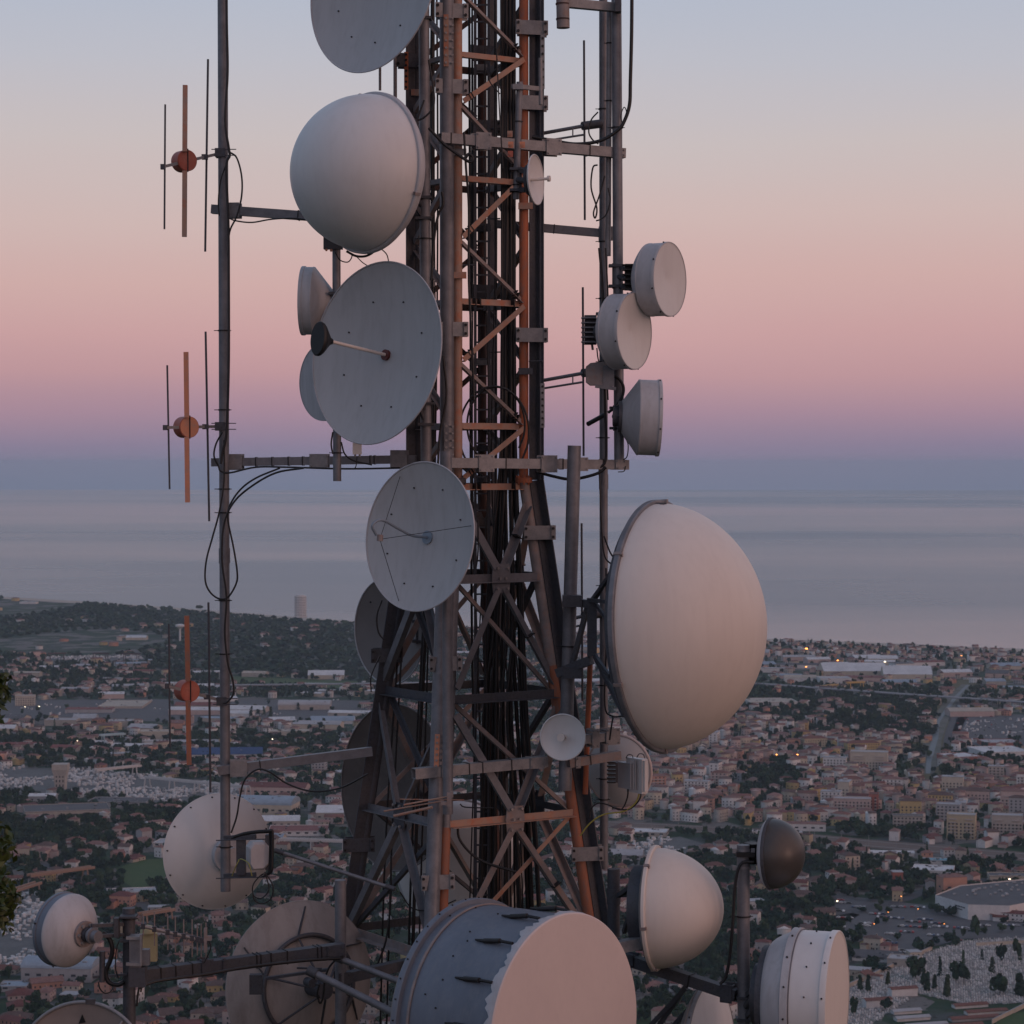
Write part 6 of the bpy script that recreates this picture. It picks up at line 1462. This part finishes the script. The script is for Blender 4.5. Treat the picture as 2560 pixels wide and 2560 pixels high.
q4=np.array([(0,1,5,4),(1,2,6,5),(2,3,7,6),(3,0,4,7),(8,9,13,12),(10,11,12,13)]); q3=np.array([(9,10,13),(11,8,12)])
wq=[];wc=[]
for (x,yy,w,d,h,rz,wl,rf,rk,ex) in rest:
    a=math.radians(rz); ca,sa=math.cos(a),math.sin(a); rh=min(w,d)*.24; X,Y=w/2,d/2; o=.4; k=max(0,w-d)/2 if rk=='hip' else w/2
    L0=np.array([(-X,-Y,0),(X,-Y,0),(X,Y,0),(-X,Y,0),(-X,-Y,h),(X,-Y,h),(X,Y,h),(-X,Y,h),(-X-o,-Y-o,h),(X+o,-Y-o,h),(X+o,Y+o,h),(-X-o,Y+o,h),(-k,0,h+rh),(k,0,h+rh)])
    P=np.stack([L0[:,0]*ca-L0[:,1]*sa+x,L0[:,0]*sa+L0[:,1]*ca+yy,L0[:,2]],1)
    V.append(P); F4.append(q4+base); F3.append(q3+base); base+=14
    j=rng.uniform(.8,1.15); wcol=np.array(PAL[wl])*j; rc=np.array(ROOF.get(rf,ROOF['brown']))*rng.uniform(.7,1.2)
    C4.append(np.vstack([np.tile(wcol,(4,1)),np.tile(rc,(2,1))])); C3.append(np.tile(rc if rk=='hip' else wcol,(2,1)))
    if yy<4200:       # windows on the facades
        for kk in range(max(1,int(h/3.1))):
            m=max(1,int(w/3.4))
            for i in range(m):
                for sg in(-1,1):
                    u=(i+.5)/m*w-X; z0=kk*3.1+1.0
                    l=np.array([(u-.6,sg*(Y+.05),z0),(u+.6,sg*(Y+.05),z0),(u+.6,sg*(Y+.05),z0+1.4),(u-.6,sg*(Y+.05),z0+1.4)])
                    wq.append(np.stack([l[:,0]*ca-l[:,1]*sa+x,l[:,0]*sa+l[:,1]*ca+yy,l[:,2]],1))
nw=len(wq)
if nw:
    V.append(np.concatenate(wq)); F4.append(np.arange(nw*4).reshape(-1,4)+base); C4.append(np.tile(np.array([(.035,.04,.05)]),(nw,1)))
o=bigmesh('houses',V,[np.concatenate(F4),np.concatenate(F3)],[np.concatenate(C4),np.concatenate(C3)],attrmat('town houses'))
tag(o,'sea of small pale houses with reddish roofs spread over the whole plain','houses')
# ---- trees
def crown_proto(kind,nleaf,seed,leaf=.20):
    r=np.random.default_rng(seed); nc=11 if kind!='cypress' else 9
    if kind=='round': cs=[(r.uniform(-.55,.55),r.uniform(-.55,.55),r.uniform(.38,.82)) for _ in range(nc)]; rad=.36
    elif kind=='pine': cs=[(r.uniform(-.75,.75),r.uniform(-.75,.75),r.uniform(.72,.88)) for _ in range(nc)]; rad=.30
    else: cs=[(r.uniform(-.12,.12),r.uniform(-.12,.12),.12+.8*i/nc) for i in range(nc)]; rad=.5
    out=[]
    for i in range(nleaf):
        ci=cs[i%nc]; v=r.normal(size=3); v/=np.linalg.norm(v); rr=rad*r.uniform(.75,1.08)
        zz=.16 if kind=='round' else .09 if kind=='pine' else .10
        if kind=='cypress': rr*=max(.22,1.0-ci[2]*.75)*1.5
        c=np.array([ci[0]+v[0]*rr,ci[1]+v[1]*rr,ci[2]+v[2]*zz*1.1])
        u=np.cross(v,r.normal(size=3)); u/=np.linalg.norm(u); w=np.cross(v,u); w+=v*r.uniform(-.5,.5); s=leaf*r.uniform(.6,1.3)
        sz=np.array([1,1,.55 if kind!='cypress' else .22])
        for p in(u*s+w*s*.3,-u*s*.3+w*s,-u*s-w*s*.3,u*s*.3-w*s): out.append(c+p*sz)
    return np.array(out)
CR={k:[crown_proto(k,340 if k=='cypress' else 240,s,.34 if k=='cypress' else .21) for s in range(4)] for k in('round','cypress','pine')}
Mcrown=[material('foliage %d'%i,c,.85,0,tuple(v*.55 for v in c),.9,.5,tuple(min(1,v*1.7) for v in c),.5,1.6,spec=.1) for i,c in enumerate([(.028,.055,.028),(.022,.044,.026),(.042,.062,.030),(.018,.036,.025)])]
trees=[t for t in trees if not math.isnan(t[0])]
trees.sort(key=lambda t:t[1])
TI=[];TR=[]
for t_ in trees:
    px,py=pix(t_[0],t_[1])
    if len(TI)<290 and not occluded(px,py) and t_[3]>4.5 and t_[2]>2.0: TI.append((t_,px,py))
    else: TR.append(t_)
CM={}
Mtr=material('tree trunk bark',(.07,.05,.04),.9)
for k in CR:
    for s in range(4):
        me=bpy.data.meshes.new('crown'); v=CR[k][s]; me.from_pydata([tuple(p) for p in v],[],[(4*i,4*i+1,4*i+2,4*i+3) for i in range(len(v)//4)]); me.materials.append(Mcrown[s]); CM[(k,s)]=me
mb=MB().tube((0,0,0),(0,0,.6),.06,6,r2=.03).tube((0,0,.4),(.25,.1,.7),.03,5,r2=.012).tube((0,0,.42),(-.22,-.12,.68),.03,5,r2=.012).tube((0,0,.38),(.02,-.2,.66),.025,5,r2=.01)
TM=bpy.data.meshes.new('trunk'); TM.from_pydata([tuple(v) for v in mb.v],[],mb.f); TM.materials.append(Mtr)
KN={'round':'round_tree','cypress':'cypress_tree','pine':'umbrella_pine'}
for i,((x,yy,r_,h,k),px,py) in enumerate(TI):
    root=empty(KN[k],None,'tree',Matrix.Translation((x,yy,0)),'trees of the town below'); s=i%4; rz=rnd.uniform(0,6.28)
    child('crown',CM[(k,s)],root,(0,0,0),(r_,r_,h),rz); child('trunk',TM,root,(0,0,0),(r_*.9,r_*.9,h),rz)
    reg(root,f"{'big' if r_>4.2 else 'small' if r_<3 else 'medium'} {['green','dark green','pale green','blackish green'][s]} {'cypress' if k=='cypress' else 'umbrella pine' if k=='pine' else 'round tree'} {where(px,py)}",px,py)
V=[];C=[]
leafc=np.array([(.022,.050,.030),(.018,.040,.027),(.036,.060,.030),(.014,.032,.024),(.030,.054,.026)])
lod1={k:[crown_proto(k,70,s+9,.30) for s in range(4)] for k in CR}; lod2={k:[crown_proto(k,22,s+19,.50) for s in range(4)] for k in CR}
lod0={k:[crown_proto(k,130,s+29,.24) for s in range(4)] for k in CR}
for i,(x,yy,r_,h,k) in enumerate(TR):
    L_=lod0 if yy<2300 else lod1 if yy<3600 else lod2; v=L_[k][i%4]; a=rng.uniform(0,6.28); ca,sa=math.cos(a),math.sin(a)
    P=np.stack([(v[:,0]*ca-v[:,1]*sa)*r_+x,(v[:,0]*sa+v[:,1]*ca)*r_+yy,v[:,2]*h],1); V.append(P)
    C.append(np.tile(leafc[rng.integers(0,5)]*rng.uniform(.75,1.3),(len(v)//4,1)))
V=np.concatenate(V); nf=len(V)//4; print('tree quads',nf)
o=bigmesh('woodland',[V],[np.arange(nf*4).reshape(-1,4)],C,attrmat('woodland leaves',.9,.35,.15)); tag(o,'dark green woods and garden trees filling the gaps between houses across the plain','woodland')
# ---- marble blocks, gravestones
def boxes(name,items,mt,label,cat):
    V=[];base=0
    q=np.array([(0,1,2,3),(7,6,5,4),(0,4,5,1),(1,5,6,2),(2,6,7,3),(3,7,4,0)]); F=[];C=[]
    for (x,yy,z,w,d,h,a,c) in items:
        ca,sa=math.cos(a),math.sin(a); l=np.array([(-w,-d,0),(-w,d,0),(w,d,0),(w,-d,0),(-w,-d,h*2),(-w,d,h*2),(w,d,h*2),(w,-d,h*2)])*.5
        V.append(np.stack([l[:,0]*ca-l[:,1]*sa+x,l[:,0]*sa+l[:,1]*ca+yy,l[:,2]+z],1)); F.append(q+base); base+=8; C.append(np.tile(c,(6,1)))
    o=bigmesh(name,V,[np.concatenate(F)],C,mt); return tag(o,label,cat)
it=[]
for (x,yy,n_) in blocks:
    for i in range(n_):
        w,d,h=rng.uniform(1.5,3.4),rng.uniform(1.2,2.2),rng.uniform(1,2.2); X=x+rng.uniform(-10,10); Y=yy+rng.uniform(-10,10)
        c=np.array([.62,.62,.62])*rng.uniform(.65,1.1); it.append((X,Y,0,w,d,h,rng.normal()*.25,c))
        if rng.random()<.35: it.append((X,Y,h,w*.9,d*.9,rng.uniform(1,1.8),rng.normal()*.3,c))
boxes('marble_blocks',it,attrmat('white marble',.6,.2,.5),'stacks of white marble blocks lying in the stone yards','marble blocks')
it=[]; gp=Z[2][1]; a0=R_(22); ca,sa=math.cos(a0),math.sin(a0); cx,cy_=G(2380,2430).x,G(2380,2430).y
for i in range(-75,76):
    for j in range(-60,61):
        u,v=i*1.9,j*3.0+(0 if (i%20) else .6)
        if i%22==0 or j%18==0: continue
        X,Y=cx+u*ca-v*sa+rng.normal()*.15,cy_+u*sa+v*ca+rng.normal()*.2; px,py=pix(X,Y)
        if not inside(px,py,gp) or rng.random()<.10: continue
        c=np.array([.55,.55,.55])*rng.uniform(.45,1.15); it.append((X,Y,0,rng.uniform(.7,1.2),rng.uniform(.3,.5),rng.uniform(.8,1.7),a0+rng.normal()*.05,c)); it.append((X-sa*-1.0,Y-ca*1.0,0,.9,1.7,.35,a0,c*.9))
print('graves',len(it))
boxes('gravestones',it,attrmat('grave stone',.7,.25,.8),'rows of white gravestones covering the cemetery','gravestones')
# cemetery wall
for (a,c,lab) in [((2120,2470),(2330,2375),'low pale wall along the upper left side of the cemetery'),((2440,2366),(2560,2360),'pale cemetery wall at the upper right beside the car park'),((2480,2560),(2640,2480),'long pale wall at the lower right corner')]:
    A,B_=G(*a),G(*c); w_=empty('boundary_wall',lab,'wall',A); obj('wall_body',MB().beam(A+Vector((0,0,1.4)),B_+Vector((0,0,1.4)),.5,2.8),wmat('cream'),w_); obj('coping',MB().beam(A+Vector((0,0,2.9)),B_+Vector((0,0,2.9)),.8,.2),fmat('light grey'),w_)
# ---- cars
CC={'white':(.6,.6,.6),'silver':(.35,.36,.38),'dark blue':(.04,.06,.12),'black':(.02,.02,.02),'red':(.30,.03,.03)}
Mglass=material('car glass',(.02,.025,.03),.1); Mty=material('tyre',(.02,.02,.02),.8); carme={}
for k,c in CC.items():
    mb=MB(); sec=[(-2.15,.35),(2.15,.35),(2.15,.75),(1.2,.95),(.55,1.42),(-1.1,1.45),(-1.75,1.0),(-2.15,.9)]; n=len(sec)
    mb.add([(x_,-.85,z_) for x_,z_ in sec]+[(x_,.85,z_) for x_,z_ in sec],[tuple(range(n)),tuple(range(n,2*n))[::-1]]+[(i,n+i,n+(i+1)%n,(i+1)%n) for i in range(n)])
    me=bpy.data.meshes.new('parked_car'); nb=len(mb.f)
    for x_ in(-1.35,1.35):
        for y_ in(-.8,.8): mb.tube((x_,y_-.1,.33),(x_,y_+.1,.33),.33,10)
    nt_=len(mb.f); mb.box((-.25,0,1.18),(1.5,1.74,.32)); mb.box((.9,0,1.15),(.25,1.5,.3))
    me.from_pydata([tuple(v) for v in mb.v],[],mb.f); me.materials.append(material('car paint '+k,c,.3)); me.materials.append(Mty); me.materials.append(Mglass)
    for i,p in enumerate(me.polygons): p.material_index=0 if i<nb else 1 if i<nt_ else 2
    carme[k]=me
cars=[c for c in cars if not occluded(*pix(*c))]; cars.sort(key=lambda c:c[1]); print('cars',len(cars))
for X,Y in cars[:260]:
    for q in range(1):
        k=rnd.choice(list(CC)); o=bpy.data.objects.new('parked_car',carme[k]); COL.objects.link(o); o.location=(X,Y,.5); o.rotation_euler=(0,0,R_(rnd.choice([-14,76])+rnd.uniform(-3,3)))
        o['category']='car'; o['group']='cars parked in the lots'; px,py=pix(X,Y); reg(o,f"{k} car parked {where(px,py)}",px,py)
# ---- gantry cranes, lamps, catenary masts
def gantry(label,p,q,h,col,legs=2,thick=2.2):
    a,b_=G(*p),G(*q); root=empty('gantry_crane',label,'gantry crane',a); L_=b_-a; t_=L_.normalized(); nn=Vector((-t_.y,t_.x,0))
    for s in(-3,3): obj('girder',MB().beam(a+nn*s+Vector((0,0,h)),b_+nn*s+Vector((0,0,h)),thick*.6,thick),col,root)
    for f in ([.12,.88] if legs==2 else [i/(legs-1) for i in range(legs)]):
        c=a+L_*f
        for s in(-1,1): obj('leg',MB().beam(c+nn*3*s+Vector((0,0,h)),c+nn*5*s,1.0,1.0,up=t_),col,root)
Mor=material('crane orange',(.26,.16,.11),.6); Mpale=material('crane pale paint',(.45,.43,.42),.6); Mye=material('crane yellow',(.50,.32,.10),.6); Mlb=material('crane pale blue',(.30,.42,.46),.6)
gantry('pale gantry crane with splayed legs over the marble yard, left one',(238,1950),(350,1938),11,Mpale); gantry('long pale crane runway over the right part of the marble yard',(368,1968),(620,1994),11,Mpale,5)
gantry('pale blue gantry crane left of the lowest dipole',(250,1862),(312,1858),12,Mlb); gantry('orange gantry crane over the lower left stone yard',(72,2222),(232,2200),11,Mor); gantry('short orange gantry crane beside the leaves at the left edge',(30,2262),(96,2240),11,Mor)
gantry('orange gantry crane behind the yagi antenna',(350,2322),(432,2308),11,Mor); gantry('yellow gantry crane near the coast, right of the huge radome',(2118,1726),(2160,1724),12,Mye); gantry('lower orange-yellow gantry crane left of the yellow one near the coast',(2050,1728),(2092,1722),7,Mye)
gantry('white crane with A-shaped legs right of the rear-facing dish',(700,2125),(860,2130),10,Mpale,3)
for p_,q_,lb in [((120,1652),(165,1651),'left'),((232,1651),(272,1652),'middle'),((306,1652),(350,1653),'right')]: gantry('small brown gantry crane over the far marble yard at the wood edge, '+lb+' one',p_,q_,13,'rustd')
lampme=None
def lamp(px,py,h,mt,r_,label):
    p=G(px,py); root=empty('street_lamp',label,'street lamp',p); part('pole',MB().tube((0,0,0),(0,0,h),.18,6),M['galv'],root)
    part('arm',MB().beam((0,0,h),(1.6,0,h+.3),.12),M['galv'],root)
    part('lamp_head',MB().lathe([(0,-.5*r_),(r_*.8,-.35*r_),(r_,0),(r_*.8,.3*r_),(0,.5*r_)],10,Matrix.Translation((1.6,0,h+.1))),mt,root)
for px,py,h,mt,r_,lab in [(2014,1638,12,Elamp,2.6,'brightest orange street lamp near the coast right of the huge radome'),(2092,1664,9,Elamp,1.6,'small orange lamp right of the brightest one near the coast'),(2013,1682,10,Elamp,1.6,'small orange lamp just below the brightest one near the coast'),(2210,1666,8,Ewhite,1.8,'white floodlight among the coastal warehouses'),(2401,1652,9,Elamp,1.3,'faint orange lamp at the coast far right'),
  (1938,1908,10,Elamp,1.1,'left of two red-orange lamps in the town right of the huge radome'),(1990,1908,10,Elamp,1.2,'right of two red-orange lamps in the town right of the huge radome'),(8,1766,9,Ewhite,1.3,'warm lamp at the far left edge beside the leaves'),(95,1775,5,Ewhite,1.1,'lamp in front of the pale yellow block of flats'),(60,1776,5,Ewhite,.9,'dim lamp left of the lamp in front of the pale yellow flats'),
  (678,1864,8,Ewhite,.9,'single white lamp between the halls right of the tall left mast'),(2088,2285,10,Ewhite,.8,'lamp at the road left of the car park'),(2519,2216,6,Ewhite,.9,'lamp on the forecourt above the white supermarket'),(2248,2260,6,Elamp,.5,'small red-orange light on the road left of the supermarket'),(2380,2285,6,Elamp,.45,'faint lamp in front of the supermarket wall'),(2215,2300,6,Elamp,.4,'faint warm lamp in the middle of the car park trees'),(2290,2292,6,Elamp,.4,'faint warm lamp right of the one among the car park trees'),(2180,2330,6,Elamp,.4,'faint warm lamp at the lower edge of the car park trees'),(2355,2330,6,Elamp,.4,'faint warm lamp at the gate above the cemetery'),(190,1868,8,Ewhite,.7,'dim lamp at the left beside the blue gantry crane')]: lamp(px,py,h,mt,r_,lab)
for i in range(16):
    px=1560+i*68; py=2062+(px-1530)*.078; p=G(px,py+3); o=tag(part('catenary_mast',MB().tube((0,0,0),(0,0,10),.22,6).beam((0,0,9),(0,5,9.2),.2),M['galvl'],None),None,'mast','overhead line masts along the railway'); o.location=p; reg(o,f"thin grey railway mast {where(px,py)}",px,py)
# ---- final labels
ORD=['leftmost','second from left','third from left','fourth from left','fifth from left','sixth from left','seventh from left','eighth from left','ninth from left','tenth from left','eleventh from left','twelfth from left','thirteenth from left','fourteenth from left','fifteenth from left','sixteenth from left','seventeenth from left','eighteenth from left','nineteenth from left','twentieth from left']
for base,lst in labels.items():
    lst.sort(key=lambda q:q[0]); n=len(lst)
    for i,(px,py,o) in enumerate(lst):
        l=base
        if n==2: l+=[', left one',', right one'][i]
        elif n==3: l+=[', leftmost',', middle one',', rightmost'][i]
        elif n>3: l+=', '+('rightmost' if i==n-1 else ORD[min(i,19)])
        if len(l.split())>16: l=l.replace('just ','').replace('well ','')
        if len(l.split())>16: l=l.replace(' parked','').replace(' of the ',' of ')
        if len(l.split())>16: l=l.replace(' from left','')
        if len(l.split())>16: l=l.replace('ochre yellow','ochre').replace('faded red','red').replace('hip roof','roof').replace('pale pink','pink').replace('dark red','red')
        if len(l.split())>16: l=' '.join(l.split()[-16:])
        o['label']=l
        if len(l.split())>16: print('LONG',l)
for o in bpy.data.objects:
    if o.parent is None and 'label' in o and len(o['label'].split())>16: print('LONG',o['label'])
